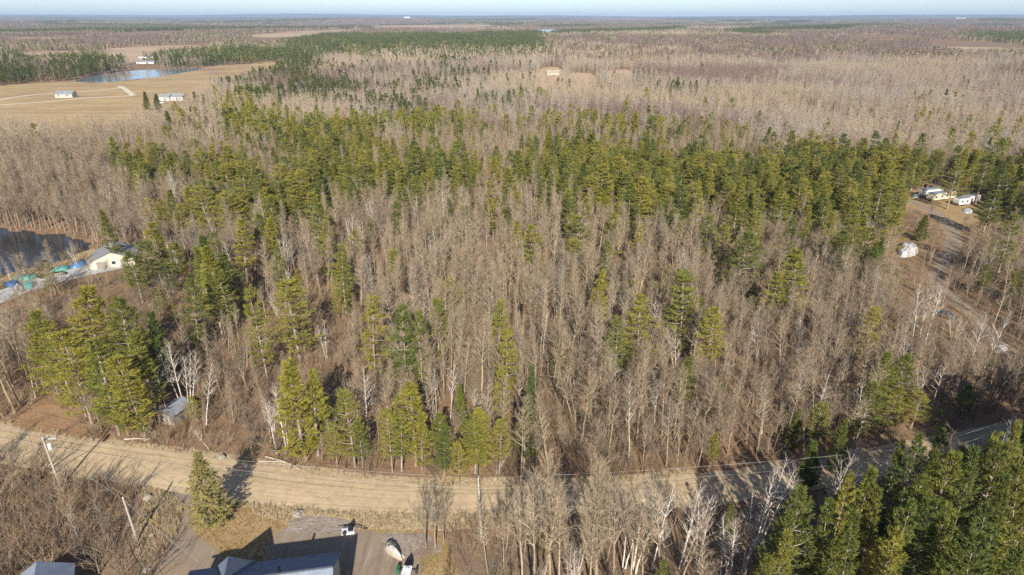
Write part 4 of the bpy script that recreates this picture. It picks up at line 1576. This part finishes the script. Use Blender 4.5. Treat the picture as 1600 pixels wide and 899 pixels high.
def blocked(x, y):
    b = np.zeros(len(x), bool)
    for P in CLEAR:
        b |= inpoly(x, y, P)
    for cx, cy, r in CIRC:
        b |= (x - cx) ** 2 + (y - cy) ** 2 < r * r
    return b


CIRC = [(HO.x - 8, HO.y - 2, 15), (mid.x, mid.y, 6.5), (sc.x, sc.y, 4.6), (gc.x, gc.y, 9), (c0.x, c0.y, 6), (P4.x, P4.y, 1.2), (base2.x, base2.y, 1.2)]
for p, r in ((at(264, 158), 14), (at(278, 158), 14), (at(104, 152), 14), (at(229, 100), 30), (at(230, 92), 25), (at(970, 118), 14), (at(1476, 496), 4)):
    CIRC.append((p.x, p.y, r))

# share of conifers read off the photograph, 50 x 25 px cells, rows from y = 50
GRID = """
11000133388888888110000000000056
66663888873333322110000000000001
88883088665444432112211000000001
44440006666555543222333100000022
10000055222222221111111000022200
00000225656667432245632111110122
11000335566644433456321122111112
11134355666664444567666666777322
00005446667767766788888888888787
00001244555556654788898887767777
00001545655216362448878856666776
00001345322151433226774322445634
00000122222111011212453422335612
00000111334201011121111233434521
00014433444000000002100552112415
00015354434021000012100452200010
00004456332022110010001132400000
00002456210011232003003111310000
""".split()
GRID = np.array([[int(c) for c in r.ljust(32, '0')[:32]] for r in GRID]) / 9.0


def conifer_share(x, y):
    px, py, fw = proj(x, y, 10.0)
    gx = np.clip(px / 50 - .5, 0, 30.999)
    gy = (py - 50) / 25 - .5
    gyc = np.clip(gy, 0, 16.999)
    i, j = gyc.astype(int), gx.astype(int)
    fy, fx = gyc - i, gx - j
    v = GRID[i, j] * (1 - fy) * (1 - fx) + GRID[i + 1, j] * fy * (1 - fx) + GRID[i, j + 1] * (1 - fy) * fx + GRID[i + 1, j + 1] * fy * fx
    n = np.sin(x / 420 + 2 * np.sin(y / 900)) * np.cos(y / 640 + 1.2) + .6 * np.sin(x / 150 - y / 230)
    far = np.where(n > .62, .85, np.where(n > .25, .25, .05))
    v = np.where(py < 52, far, v)
    v = np.clip(v, 0, 1)
    v = np.where(y > 300, v ** 1.3, v) * np.where((px < 800) & (y > 200) & (y < 330), .82, np.where((px < 760) & (y >= 330) & (y < 560), 1.08, np.where((px < 760) & (y >= 560), .84, 1.0)))
    v = np.where((y < 74) & (x > 26), .8, v)
    return np.where((py > 455) & ((y > 74) | (x <= 26)), .01, v)


def wave(x, y, s, o=0.0):
    return (np.sin(x / s + 1.7 * np.sin(y / (1.6 * s) + o)) + np.cos(y / (1.2 * s) - 1.1 * np.sin(x / (2.1 * s) + o))) * .5


def jgrid(y0, y1, s, kx=.92, pad=18):
    ys = np.arange(y0, y1, s)
    out = []
    for y in ys:
        hw = kx * y + pad
        xs = np.arange(-hw, hw, s)
        out.append(np.stack([xs, np.full(len(xs), y)], 1))
    P = np.concatenate(out)
    P += RNG.uniform(-.48, .48, P.shape) * s
    return P[:, 0], P[:, 1]


T = []      # every tree: (kind, x, y, height, width factor, rz, variant)


def explicit(kind, px, py, h, wpx=None, model=None):
    p = at(px, py, h)
    north = (py < 690 and px < 1300) or (py < 655 and px < 1540)
    edge = float(np.interp(p.x, ROAD_C[:, 0], ROAD_C[:, 1]) + np.interp(p.x, ROAD_C[:, 0], ROAD_W) * .55 + 2.0)
    while north and h > 3 and p.y < edge:
        h -= .4
        p = at(px, py, h)
        edge = float(np.interp(p.x, ROAD_C[:, 0], ROAD_C[:, 1]) + np.interp(p.x, ROAD_C[:, 0], ROAD_W) * .55 + 2.0)
    i = RNG.integers(len(MODELS[kind])) if model is None else model
    if kind == 'pine' and not north and p.x > 15 and RNG.random() < .85:
        i = 7 + RNG.integers(4)
    mh, mr = MODELS[kind][i][3:]
    sx = h / mh
    if wpx:
        fw = float(proj(p.x, p.y, h)[2])
        sx = min(max(wpx * fw / F_PX / 2 / mr * 1.0, .55 * h / mh), 1.7 * h / mh)
    T.append((kind, p.x, p.y, h, sx, RNG.uniform(0, 6.28), i))


PINES = """125 452 20 95|52 490 17 66|180 472 19 75|100 518 18 85|150 536 18 85|190 556 17 88|165 605 13 70|215 520 17 60|75 505 16 60|290 440 17 45|330 385 19 60|318 372 17 50|345 420 16 45|
258 242 18 45|240 350 15 70|218 377 14 60|205 395 13 45|310 388 16 45|370 345 17 40|350 398 16 55|330 430 15 45|345 255 17 45|375 262 17 50|390 275 17 45|315 282 17 40|400 338 15 40|270 380 12 50|
435 258 17 52|410 300 15 30|420 340 17 42|490 250 17 40|495 322 17 45|507 345 17 40|530 385 17 42|430 385 15 30|650 232 19 62|720 222 19 70|690 240 17 50|620 318 13 22|795 263 18 40|615 388 13 35|780 470 15 40|
940 258 18 62|1000 278 19 62|985 300 16 45|1090 288 17 50|870 272 14 34|895 335 15 34|950 380 14 28|935 425 17 34|1070 422 17 26|1160 363 18 70|1150 322 16 45|1135 350 16 40|1175 332 17 45|
1255 273 17 42|1380 278 20 75|1350 300 17 45|1235 342 16 40|1545 243 18 45|1500 250 18 45|1440 232 17 45|1555 298 15 45|1588 338 18 55|1255 393 18 60|1215 422 14 40|1290 300 16 40|
450 438 18 88|395 450 19 52|575 463 18 55|625 478 20 64|652 490 18 55|455 558 19 85|478 585 15 60|640 598 15 72|540 608 15 62|700 438 13 60|790 513 16 48|782 580 13 34|605 640 13 50|690 648 13 50|740 640 14 60|680 470 14 50|
935 428 14 34|1005 464 18 66|968 500 15 50|1075 428 19 74|1117 480 16 58|875 520 11 44|1075 560 11 44|820 640 11 52|1095 470 14 40|
1370 478 14 45|1385 550 13 45|1412 556 12 55|1362 598 14 55|1440 612 12 70|1285 632 11 52|1515 606 13 42|1400 600 11 50|1470 640 11 50|1340 650 10 40|
520 672 10 40|620 648 14 50|690 668 13 45|745 650 15 52|780 658 13 45|560 660 12 40|655 660 12 45|715 690 9 36|1120 680 6 40|
1255 773 17 85|1215 800 15 60|1310 790 16 60|1365 738 19 72|1322 758 17 60|1440 688 20 66|1482 716 20 88|1430 742 18 70|1402 698 18 46|1522 745 18 60|1562 800 18 84|1592 756 18 60|1548 838 18 100|1462 790 17 80|1400 828 16 70|1290 900 17 70|1340 920 17 70|1240 930 16 70|1180 960 17 70|1440 930 18 70|1700 720 18 70|1640 690 20 70|1575 694 20 66|1612 688 21 70|1670 676 21 80|1730 660 21 80|1548 676 20 44|1590 668 20 48|1628 660 20 50|1535 706 20 66|1505 712 19 60|1485 850 16 80|
1225 832 14 60|1600 700 17 60|1300 845 13 60|1350 800 17 66|1500 800 17 66|1590 860 16 80|1420 790 18 60|1540 700 17 50|1380 770 17 56|1035 880 7 34|1140 790 9 30|72 408 9 32|850 825 5 20|1195 870 11 50|1620 800 18 80|1640 740 18 80|
160 330 16 30|270 160 17 20|190 640 8 40|215 640 9 36|300 620 5 30|1480 680 15 50"""
for q in PINES.replace('\n', '').split('|'):
    a = [float(k) for k in q.split()]
    explicit('pine', *a)  # several tall ones near the right edge are added to shade the road
SPRUCES = """830 573 17 40|1447 336 8.5 44|235 486 15 55|1250 640 9 30|225 143 14 20|242 147 13 18|303 143 16 14|316 148 14 14|1325 655 10 40|1560 770 16 50|1330 735 14 50|1275 690 8 44|1460 700 15 40|262 172 17 20|720 600 9 30|505 620 9 30"""
for q in SPRUCES.split('|'):
    explicit('spruce', *[float(k) for k in q.split()])
BIRCHES = """262 528 14|275 545 13|300 560 13|240 560 12|565 572 13|1170 760 11|1110 745 14|1035 742 15|985 770 12|1300 700 15|1340 694 15|1212 708 15|1242 716 14|1140 832 9|1160 790 12|1490 688 15|1512 700 14|1580 680 15|700 560 13|415 610 12|
430 590 13|740 600 12|1080 760 13|1050 800 9|900 850 9|1005 745 15|1360 705 12|1185 770 13|960 540 14|545 330 14|440 360 14|330 330 14|215 262 17|265 262 17|1430 520 15|1360 590 12|1290 560 14|1545 480 16|1570 470 16|1455 440 16|1475 430 16"""
for q in BIRCHES.replace('\n', '').split('|'):
    explicit('birch', *[float(k) for k in q.split()])
ASPENS = """838 738 19|850 742 19|866 730 20|928 728 20|945 734 20|905 745 18|975 735 19|880 752 17|1060 745 18|1000 770 16|760 790 11|1020 780 15|912 560 15|960 545 16|690 470 15|700 480 15|720 475 15|860 440 16|850 425 16|830 430 16|930 790 15|1075 790 14|820 770 15|895 800 12"""
for q in ASPENS.split('|'):
    explicit('aspen', *[float(k) for k in q.split()])
MAPLES = "1325 830 9|1310 840 8|1290 795 9|1565 690 15|1505 690 14|660 770 9|675 772 9|690 775 8|1590 520 14|1440 500 14|1540 350 15|1520 520 14|345 520 12|370 530 12|100 780 6|60 790 5|160 800 5|140 850 5|1280 860 7"
for q in MAPLES.split('|'):
    explicit('maple', *[float(k) for k in q.split()])
for k in range(46):
    q = at(-150 + 300 * k / 46 + RNG.uniform(-4, 4), np.interp(-150 + 300 * k / 46, [-200, -80, 0, 40, 95, 132, 150], [341, 349, 351, 356, 360, 368, 372]) - RNG.uniform(.5, 4))
    kd = 'maple' if k % 3 else 'aspen'
    hh = RNG.uniform(9, 15)
    T.append((kd, q.x, q.y, hh, hh / (14 if kd == 'maple' else 16) * 1.15, RNG.uniform(0, 6.28), int(RNG.integers(7))))
for k in range(60):
    q = at(RNG.uniform(165, 262), RNG.uniform(121.5, 131))
    hh = RNG.uniform(5, 11)
    T.append(('aspen', q.x, q.y, hh, hh / 16 * 1.1, RNG.uniform(0, 6.28), int(RNG.integers(7))))
for k in range(26):
    px_ = RNG.uniform(-40, 150)
    q = at(px_, np.interp(px_, [0, 90, 150], [436, 417, 404]) + RNG.uniform(1, 12))
    hh = RNG.uniform(3, 9)
    kd = ('birch', 'maple', 'aspen')[k % 3]
    T.append((kd, q.x, q.y, hh, hh / 14 * 1.1, RNG.uniform(0, 6.28), int(RNG.integers(5))))
for k in range(70):                       # tall unseen pines, added past the right edge to shade the road end
    qx = RNG.uniform(72, 112)
    qy = RNG.uniform(56, float(np.interp(qx, ROAD_C[:, 0], ROAD_C[:, 1])) - 7)
    if 1010 * qx / (qy * CP + 48 * SP) > 830:
        hh = RNG.uniform(17, 21)
        T.append(('pine', qx, qy, hh, hh / 18 * 1.1, RNG.uniform(0, 6.28), int(7 + RNG.integers(4))))
EXPL = len(T)
EX = np.array([(t[1], t[2]) for t in T])


def near_explicit(x, y, r):
    b = np.zeros(len(x), bool)
    for ex, ey in EX:
        b |= (x - ex) ** 2 + (y - ey) ** 2 < r * r
    return b


LOW = [[at(*p)[:2] for p in ((-120, 425), (235, 395), (240, 440), (240, 500), (130, 540), (-120, 560))],      # scrub below the pond
       [at(*p)[:2] for p in ((225, 615), (315, 610), (320, 700), (225, 700))],
       [at(*p)[:2] for p in ((1395, 385), (1480, 380), (1500, 440), (1640, 560), (1640, 660), (1560, 640), (1440, 530), (1390, 470))],
       [at(*p)[:2] for p in ((1400, 330), (1560, 330), (1570, 385), (1500, 430), (1400, 400))]]

SCRUB = [at(*p)[:2] for p in ((130, 470), (330, 430), (520, 470), (640, 560), (640, 700), (450, 735), (200, 690), (60, 600))]


def grow(y0, y1, s, dens):
    x, y = jgrid(y0, y1, s, pad=45 if y0 < 100 else 18)
    keep = RNG.random(len(x)) < dens
    x, y = x[keep], y[keep]
    k = ~blocked(x, y)
    x, y = x[k], y[k]
    px, py, fw = proj(x, y, 0.0)
    ry = np.interp(x, ROAD_C[:, 0], ROAD_C[:, 1])
    rw = np.interp(x, ROAD_C[:, 0], ROAD_W) / 2 + 1.0
    ok = np.ones(len(x), bool)
    south = y < ry
    ok &= np.abs(y - ry) > rw
    # house side of the road: scrub at left, open yard, woods at right
    ok &= ~(south & (x < -9) & (RNG.random(len(x)) > .10))
    ok &= ~(south & (x >= -9) & (y > ry - rw - 1.5))
    ok &= ~(south & (x >= -9) & (x < 4) & (RNG.random(len(x)) > .4))
    ok &= ~(south & (x >= 4) & (RNG.random(len(x)) > .4) & ~((x > 28) & (y < np.maximum(62, ry - 14))))
    ok &= ~(south & (x > 18) & (x < 45) & (y > 57))
    low = np.zeros(len(x), bool)
    for P in LOW:
        low |= inpoly(x, y, P)
    ok &= ~(low & (RNG.random(len(x)) > np.where(x > 60, .62, .38)))
    scrub = inpoly(x, y, SCRUB)
    ok &= ~(scrub & (RNG.random(len(x)) > .55))
    cs = conifer_share(x, y)
    clump = wave(x, y, 16.0, 1.1) + .6 * wave(x, y, 6.5, .3)
    isc = (cs + .30 * clump + RNG.uniform(-.22, .22, len(x)) > .5) | ((RNG.random(len(x)) < .2 * np.minimum(cs, 1)) & (y < 430))
    isc &= cs > .03
    # pines stand farther apart than the thin hardwoods
    if y1 > 300:
        ok &= ~(isc & (RNG.random(len(x)) > np.where(px > 800, .52, .66)))
    if y1 <= 300:
        ok &= ~(isc & (RNG.random(len(x)) > .55) & ~((x > 28) & (y < np.maximum(62, ry - 14))))
        ok &= ~near_explicit(x, y, 1.7)
    gap = wave(x, y, 17.0, .7) + .5 * wave(x, y, 7.0, 2.0)
    ok &= ~((gap < -.85) & (RNG.random(len(x)) > .35))
    D = np.hypot(x, y)
    u = RNG.random(len(x))
    mp = np.clip(.42 + .35 * wave(x, y, 30.0) + np.where((x > .35 * y), .2, 0) - np.where(np.abs(x) < 25, .15, 0) - np.where(D > 420, .25, 0), .08, .85)
    for i in np.nonzero(ok)[0]:
        if isc[i] and not low[i]:
            kind = 'spruce' if RNG.random() < .10 and y[i] < 190 else 'pine'
            h = RNG.triangular(8, 14.5, 18) if kind == 'pine' else RNG.uniform(7, 13)
            if py[i] > 455:
                h *= .55
        else:
            r = RNG.random()
            kind = 'birch' if r < .05 and y[i] < 250 else ('maple' if u[i] < mp[i] else 'aspen')
            h = {'birch': RNG.uniform(9, 14), 'maple': RNG.uniform(6, 13.5), 'aspen': RNG.uniform(8, 17)}[kind]
            if low[i]:
                h *= RNG.uniform(.35, .8)
            if scrub[i]:
                h *= RNG.uniform(.45, .8)
            if x[i] > .32 * y[i] and not south[i] and y[i] < 200:
                h *= .86
            if south[i] and -9 <= x[i] < 4:
                h *= .6
            if south[i] and x[i] < -9:
                h *= .45
        mh = {'pine': 18., 'spruce': 12., 'aspen': 16., 'maple': 14., 'birch': 14.}[kind]
        n = len(MODELS[kind])
        T.append((kind, x[i], y[i], h, h / mh * (RNG.uniform(.85, 1.6) if kind == 'pine' else RNG.uniform(.85, 1.25)), RNG.uniform(0, 6.28), int(RNG.integers(n))))


grow(36, 150, 2.9, .86)
grow(150, 300, 3.4, .95)
grow(300, 560, 3.9, .97)
grow(560, 1000, 5.0, .97)

# ------------------------------------------------------------------ the nearest trees one by one
KIND_NAME = {'pine': 'pine_tree', 'spruce': 'spruce_tree', 'aspen': 'aspen_tree', 'maple': 'bare_tree', 'birch': 'birch_tree'}
CAT = {'pine': 'pine', 'spruce': 'spruce', 'aspen': 'bare aspen', 'maple': 'bare tree', 'birch': 'birch'}
tx = np.array([t[1] for t in T])
ty = np.array([t[2] for t in T])
th = np.array([t[3] for t in T])
tk = np.array([t[0] for t in T])
bx, by, bf = proj(tx, ty, 0.0)
ux, uy, uf = proj(tx, ty, th)
mx, my, mf = proj(tx, ty, th * .6)
inview = (mx > 5) & (mx < 1595) & (uy < 885) & (my > 0)
size = th / mf
single = np.zeros(len(T), bool)
for kind in KIND_NAME:
    idx = np.nonzero((tk == kind) & inview)[0]
    idx = idx[np.argsort(-size[idx])][:290]
    single[idx] = True

STRIP = [(60, 'by the left edge'), (150, 'behind the transformer pole'), (300, 'around the metal roofed shed'), (430, 'behind the tall yard spruce'), (560, 'opposite the house'), (660, 'opposite the boat'),
         (820, 'behind the centre utility pole'), (930, 'behind the roadside aspens'), (1040, 'behind the aspen stand'), (1250, 'behind the pale roadside birches'), (1420, 'behind the shaded road bend'), (9999, 'towards the track at right')]
GROUPS = {}
for i in np.nonzero(single)[0]:
    kind, x, y, h, s, rz, v = T[i]
    ry = np.interp(x, ROAD_C[:, 0], ROAD_C[:, 1])
    if y < ry:
        d = ry - y
        row = 'near the road' if d < 14 else 'farther from the road' if d < 22 else 'farthest from the road'
        strip = 'in the lower left scrub' if mx[i] < 300 else 'in the woods right of the yard' if mx[i] < 830 else 'in the roadside aspen stand' if mx[i] < 1000 else 'among the pale roadside birches' if mx[i] < 1200 else 'in the dense roadside pines' if mx[i] < 1420 else 'at the dark lower right edge'
    else:
        d = y - ry
        row = next(nm for lim, nm in ((8, 'at the wood edge'), (16, 'just inside the wood'), (26, 'a little inside the wood'), (38, 'well inside the wood'), (52, 'in mid wood'), (70, 'deep in the wood'), (95, 'deeper in the wood'), (118, 'far back in the wood'), (150, 'farther back in the wood'), (9e9, 'in the distant wood')) if d < lim)
        strip = next(nm for lim, nm in STRIP if mx[i] < lim)
    if kind == 'pine':
        look = (('tall ' if h > 14 else 'short ') + ('broad' if s > 1.12 * h / 18 else 'slim'), 'pine')
    elif kind == 'spruce':
        look = ('dark', 'spruce')
    elif kind == 'aspen':
        look = ('tall' if h > 13.5 else 'short', 'bare aspen')
    elif kind == 'maple':
        look = ('large' if h > 11 else 'small', 'branching tree')
    else:
        look = ('white', 'birch')
    GROUPS.setdefault((kind, look, row, strip), []).append(i)

ORD = ['leftmost'] + [w_ + ' from left' for w_ in 'second third fourth fifth sixth seventh eighth ninth tenth eleventh twelfth thirteenth fourteenth fifteenth sixteenth seventeenth eighteenth'.split()]
LABEL = {}
for (kind, look, row, strip), ids in GROUPS.items():
    ids.sort(key=lambda i: mx[i])
    base = ' '.join(w_ for w_ in (*look, row, strip) if w_)
    n = len(ids)
    for k, i in enumerate(ids):
        if n == 1:
            lab = base
        elif n <= 19:
            o_ = 'rightmost' if k == n - 1 else ORD[k]
            lab = o_ + ' ' + base if 'from' not in o_ else o_ + ', ' + base
        else:
            # many alike: by nearness to the left or right end, the middle ones share a label
            lab = (ORD[k] + (', ' if k else ' ') if k < 6 else 'rightmost ' if k == n - 1 else 'one middle ') + base
        LABEL[i] = (lab, base)


def place_tree(i):
    kind, x, y, h, s, rz, v = T[i]
    t, c, jm, mh, mr = MODELS[kind][v]
    e = empty(KIND_NAME[kind], (x, y, float(zland(x, y))), rz)
    tl = .03 if kind in ('pine', 'spruce') else .085
    e.rotation_euler = (RNG.normal(0, tl), RNG.normal(0, tl), rz)
    e.scale = (s, s, h / mh)
    lab, base = LABEL[i]
    tag(e, lab, CAT[kind], base.split(' ', 2 if kind == 'pine' else 1)[-1])
    link('trunk', t, e)
    link('crown', c, e)


for i in np.nonzero(single)[0]:
    place_tree(i)

# the lone spruce beside the driveway
tr, cr = make_spruce(77, 12.6, 3.3, .10, .42, 9, 5, .46, .12, 5)
sp = tag(empty('spruce_tree', at(334, 821), .6), 'lone pale green spruce between the driveway and the road', 'spruce')
tr.build('trunk', M['aspen_bark'], sp, True)
cr.build('crown', [M['yard_spruce_needles'], M['pine_bark']], sp)


# ------------------------------------------------------------------ everything beyond counting
def scatter(name, label, cat, meshes, x, y, z, rz, sx, sz, idx, tilt=.05):
    pc = bpy.data.collections.new(name + '_kinds')
    for k, me in enumerate(meshes):
        o = bpy.data.objects.new('%s_kind_%03d' % (name, k), me)
        pc.objects.link(o)
    n = len(x)
    me = bpy.data.meshes.new(name)
    me.vertices.add(n)
    me.vertices.foreach_set('co', np.stack([x, y, z], 1).astype(np.float32).ravel())
    rot = np.stack([RNG.normal(0, tilt, n), RNG.normal(0, tilt, n), rz], 1).astype(np.float32)
    scl = np.stack([sx, sx, sz], 1).astype(np.float32)
    for nm, tp, key, arr in (('rot', 'FLOAT_VECTOR', 'vector', rot), ('scl', 'FLOAT_VECTOR', 'vector', scl), ('idx', 'INT', 'value', np.asarray(idx, np.int32))):
        a = me.attributes.new(nm, tp, 'POINT')
        a.data.foreach_set(key, arr.ravel())
    ob = link(name, me)
    tag(ob, label, cat, kind='stuff')
    ng = bpy.data.node_groups.new(name + '_nodes', 'GeometryNodeTree')
    ng.interface.new_socket('Geometry', in_out='INPUT', socket_type='NodeSocketGeometry')
    ng.interface.new_socket('Geometry', in_out='OUTPUT', socket_type='NodeSocketGeometry')
    N = ng.nodes
    gi, go = N.new('NodeGroupInput'), N.new('NodeGroupOutput')
    ci = N.new('GeometryNodeCollectionInfo')
    ci.inputs['Collection'].default_value = pc
    ci.inputs['Separate Children'].default_value = True
    ci.inputs['Reset Children'].default_value = True
    ip = N.new('GeometryNodeInstanceOnPoints')
    ip.inputs['Pick Instance'].default_value = True

    def attr(nm, tp):
        a = N.new('GeometryNodeInputNamedAttribute')
        a.data_type = tp
        a.inputs['Name'].default_value = nm
        return next(s for s in a.outputs if s.enabled and s.name == 'Attribute')
    er = N.new('FunctionNodeEulerToRotation')
    ng.links.new(gi.outputs[0], ip.inputs['Points'])
    ng.links.new(ci.outputs[0], ip.inputs['Instance'])
    ng.links.new(attr('idx', 'INT'), ip.inputs['Instance Index'])
    ng.links.new(attr('rot', 'FLOAT_VECTOR'), er.inputs[0])
    ng.links.new(er.outputs[0], ip.inputs['Rotation'])
    ng.links.new(attr('scl', 'FLOAT_VECTOR'), ip.inputs['Scale'])
    ng.links.new(ip.outputs[0], go.inputs[0])
    md = ob.modifiers.new('scatter', 'NODES')
    md.node_group = ng
    return ob


def scatter_trees(name, label, cat, kinds, lo_d=340.0):
    ids = [i for i in np.nonzero(~single)[0] if T[i][0] in kinds]
    meshes, off = [], {}
    for k in kinds:
        off[k] = len(meshes)
        meshes += [m[2] for m in MODELS[k]]
        off[k + '_far'] = len(meshes)
        meshes += LOD[k]
    for k in ('dark', 'far_twig', 'mauve_twig', 'grey_twig'):
        off[k] = len(meshes)
        meshes += LOD[k]
    idx, sz = [], []
    for i in ids:
        k, x, y, h, s, rz, v = T[i]
        if math.hypot(x, y) < lo_d:
            idx.append(off[k] + v)
        elif k == 'pine' and (y > 480 + 90 * math.sin(x / 60.0) or RNG.random() < .14):
            idx.append(off['dark'] + v % 5)
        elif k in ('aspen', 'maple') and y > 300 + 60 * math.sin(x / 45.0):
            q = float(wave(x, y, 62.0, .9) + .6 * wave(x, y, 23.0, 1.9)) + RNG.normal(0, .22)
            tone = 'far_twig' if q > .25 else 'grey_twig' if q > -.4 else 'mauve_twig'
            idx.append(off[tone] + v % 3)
            sz.append(h / 15.0 * (1 + .18 * math.sin(x / 38.0 + 2 * math.sin(y / 70.0))))
            continue
        else:
            idx.append(off[k + '_far'] + v % len(LOD[k]))
        sz.append(h / MODELS[k][0][3])
    A = np.array([(T[i][1], T[i][2], T[i][5], T[i][4]) for i in ids])
    scatter(name, label, cat, meshes, A[:, 0], A[:, 1], zland(A[:, 0], A[:, 1]), A[:, 2], A[:, 3], np.array(sz), idx, .075)


scatter_trees('pine_forest', 'olive green pines farther back in the mixed wood', 'forest', ['pine', 'spruce'])
scatter_trees('bare_forest', 'bare grey brown hardwoods filling the mixed wood', 'forest', ['aspen', 'maple', 'birch'])

# woodland out to the horizon
PX, PY, PI_, PS = [], [], [], []
for y0, y1, s, sc_ in ((985, 2600, 36, 1.0), (2600, 5200, 50, 1.25), (5200, 11000, 85, 1.6)):
    x, y = jgrid(y0, y1, s, .86, 60)
    k = ~blocked(x, y)
    fld = wave(x, y, 900.0, 1.3) + .5 * wave(x, y, 333.0, .2)
    k &= ~((fld > 1.02) & (y > 2300))
    x, y = x[k], y[k]
    cs = conifer_share(x, y) + RNG.normal(0, .10, len(x))
    ii = np.where(cs < .14, RNG.integers(0, 4, len(x)), np.where(cs < .5, RNG.integers(4, 7, len(x)), RNG.integers(7, 11, len(x))))
    dd = np.hypot(x, y)
    mauve = (wave(x, y, 700.0, 2.2) + .6 * wave(x, y, 210.0, .4) + np.clip((dd - 1150) / 1200, -.9, 1.3) + RNG.normal(0, .25, len(x))) > .15
    ii = np.where((ii < 4) & mauve, RNG.integers(11, 15, len(x)), ii)
    PX.append(x)
    PY.append(y)
    PI_.append(ii)
    PS.append(np.full(len(x), sc_))
PX, PY, PI_, PS = map(np.concatenate, (PX, PY, PI_, PS))
scatter('far_woods', 'brown and dark green woodland reaching to the horizon', 'woodland', WOODS, PX, PY, zland(PX, PY) - .3, RNG.uniform(0, 6.28, len(PX)), PS * RNG.uniform(.9, 1.15, len(PX)), RNG.uniform(.75, 1.1, len(PX)) * np.where(PS > 1.5, 1.15, 1), PI_, 0.0)

# undergrowth
x, y = jgrid(36, 175, 1.7)
k = ~blocked(x, y)
ry = np.interp(x, ROAD_C[:, 0], ROAD_C[:, 1])
rw = np.interp(x, ROAD_C[:, 0], ROAD_W) / 2 + .6
south = y < ry
k &= np.abs(y - ry) > rw
dens = np.where(south, .8 + .3 * wave(x, y, 5.0), .62 + .35 * wave(x, y, 9.0))
k &= RNG.random(len(x)) < dens
x, y, south = x[k], y[k], south[k]
left = south & (x < -20)
sc1 = np.where(left, RNG.uniform(.7, 1.9, len(x)), RNG.uniform(.4, 1.15, len(x)) * np.where((~south) & (y < 105), 1.3, 1.0))
OPEN = [at(*p)[:2] for p in ((190, 745), (290, 770), (275, 840), (225, 890), (205, 850), (230, 790))]
sc1 = np.where(inpoly(x, y, OPEN), sc1 * .38, sc1)
x2, y2 = jgrid(175, 330, 3.2)
k = (~blocked(x2, y2)) & (RNG.random(len(x2)) < .7)
x2, y2 = x2[k], y2[k]
x, y, sc1 = np.concatenate([x, x2]), np.concatenate([y, y2]), np.concatenate([sc1, RNG.uniform(.6, 1.5, len(x2))])
scatter('undergrowth', 'brown twiggy undergrowth covering the woodland floor', 'undergrowth', BUSH, x, y, np.zeros(len(x)), RNG.uniform(0, 6.28, len(x)), sc1 * RNG.uniform(.9, 1.4, len(x)), sc1, np.where(RNG.random(len(x)) < np.where(y < 78, .14, .48), RNG.integers(6, 10, len(x)), RNG.integers(0, 6, len(x))), .08)

# dry grass on the banks, in the yard and along the road
LAWN_TUFT = [make_tuft(460 + s).mesh('lawn_tuft_mesh', M['lawn_straw']) for s in range(4)]


def sow(name, label, meshes, spec, lo, hi):
    gx, gy = [], []
    for P, n in spec:
        P = np.asarray(P)
        a = RNG.uniform(P[:, 0].min(), P[:, 0].max(), n * 4)
        b = RNG.uniform(P[:, 1].min(), P[:, 1].max(), n * 4)
        k = inpoly(a, b, P)
        for Q in (DRIVE, PAD, ROAD, PATCH, SANDY):
            k &= ~inpoly(a, b, Q)
        gx.append(a[k][:n])
        gy.append(b[k][:n])
    gx, gy = np.concatenate(gx), np.concatenate(gy)
    gs = RNG.uniform(lo, hi, len(gx))
    scatter(name, label, 'grass', meshes, gx, gy, np.zeros(len(gx)), RNG.uniform(0, 6.28, len(gx)), gs, gs * RNG.uniform(.6, 1.3, len(gx)), RNG.integers(0, len(meshes), len(gx)), .1)


sow('dry_grass', 'straw coloured dry grass on the road banks', TUFT, ((V1, 900), (V2, 1700), (OPEN, 1200), (BANK, 900)), .4, 1.1)
sow('lawn_grass', 'golden brown short grass in the yard and clearings', LAWN_TUFT, ((YARD, 1500), (CLR, 500)), .25, .6)

# ------------------------------------------------------------------ the air
hz, nt, out = mat_new('haze')
pv = nt.nodes.new("ShaderNodeVolumePrincipled")
pv.inputs['Color'].default_value = (0.56, 0.74, 1.0, 1)
pv.inputs['Density'].default_value = 0.00005
nt.links.new(pv.outputs[0], out.inputs['Volume'])
mb = MB()
mb.box(-28000, 28000, -28000, 28000, -60, 165)
tag(mb.build('haze', hz), 'thin blue haze over the far woods', 'haze', kind='stuff')
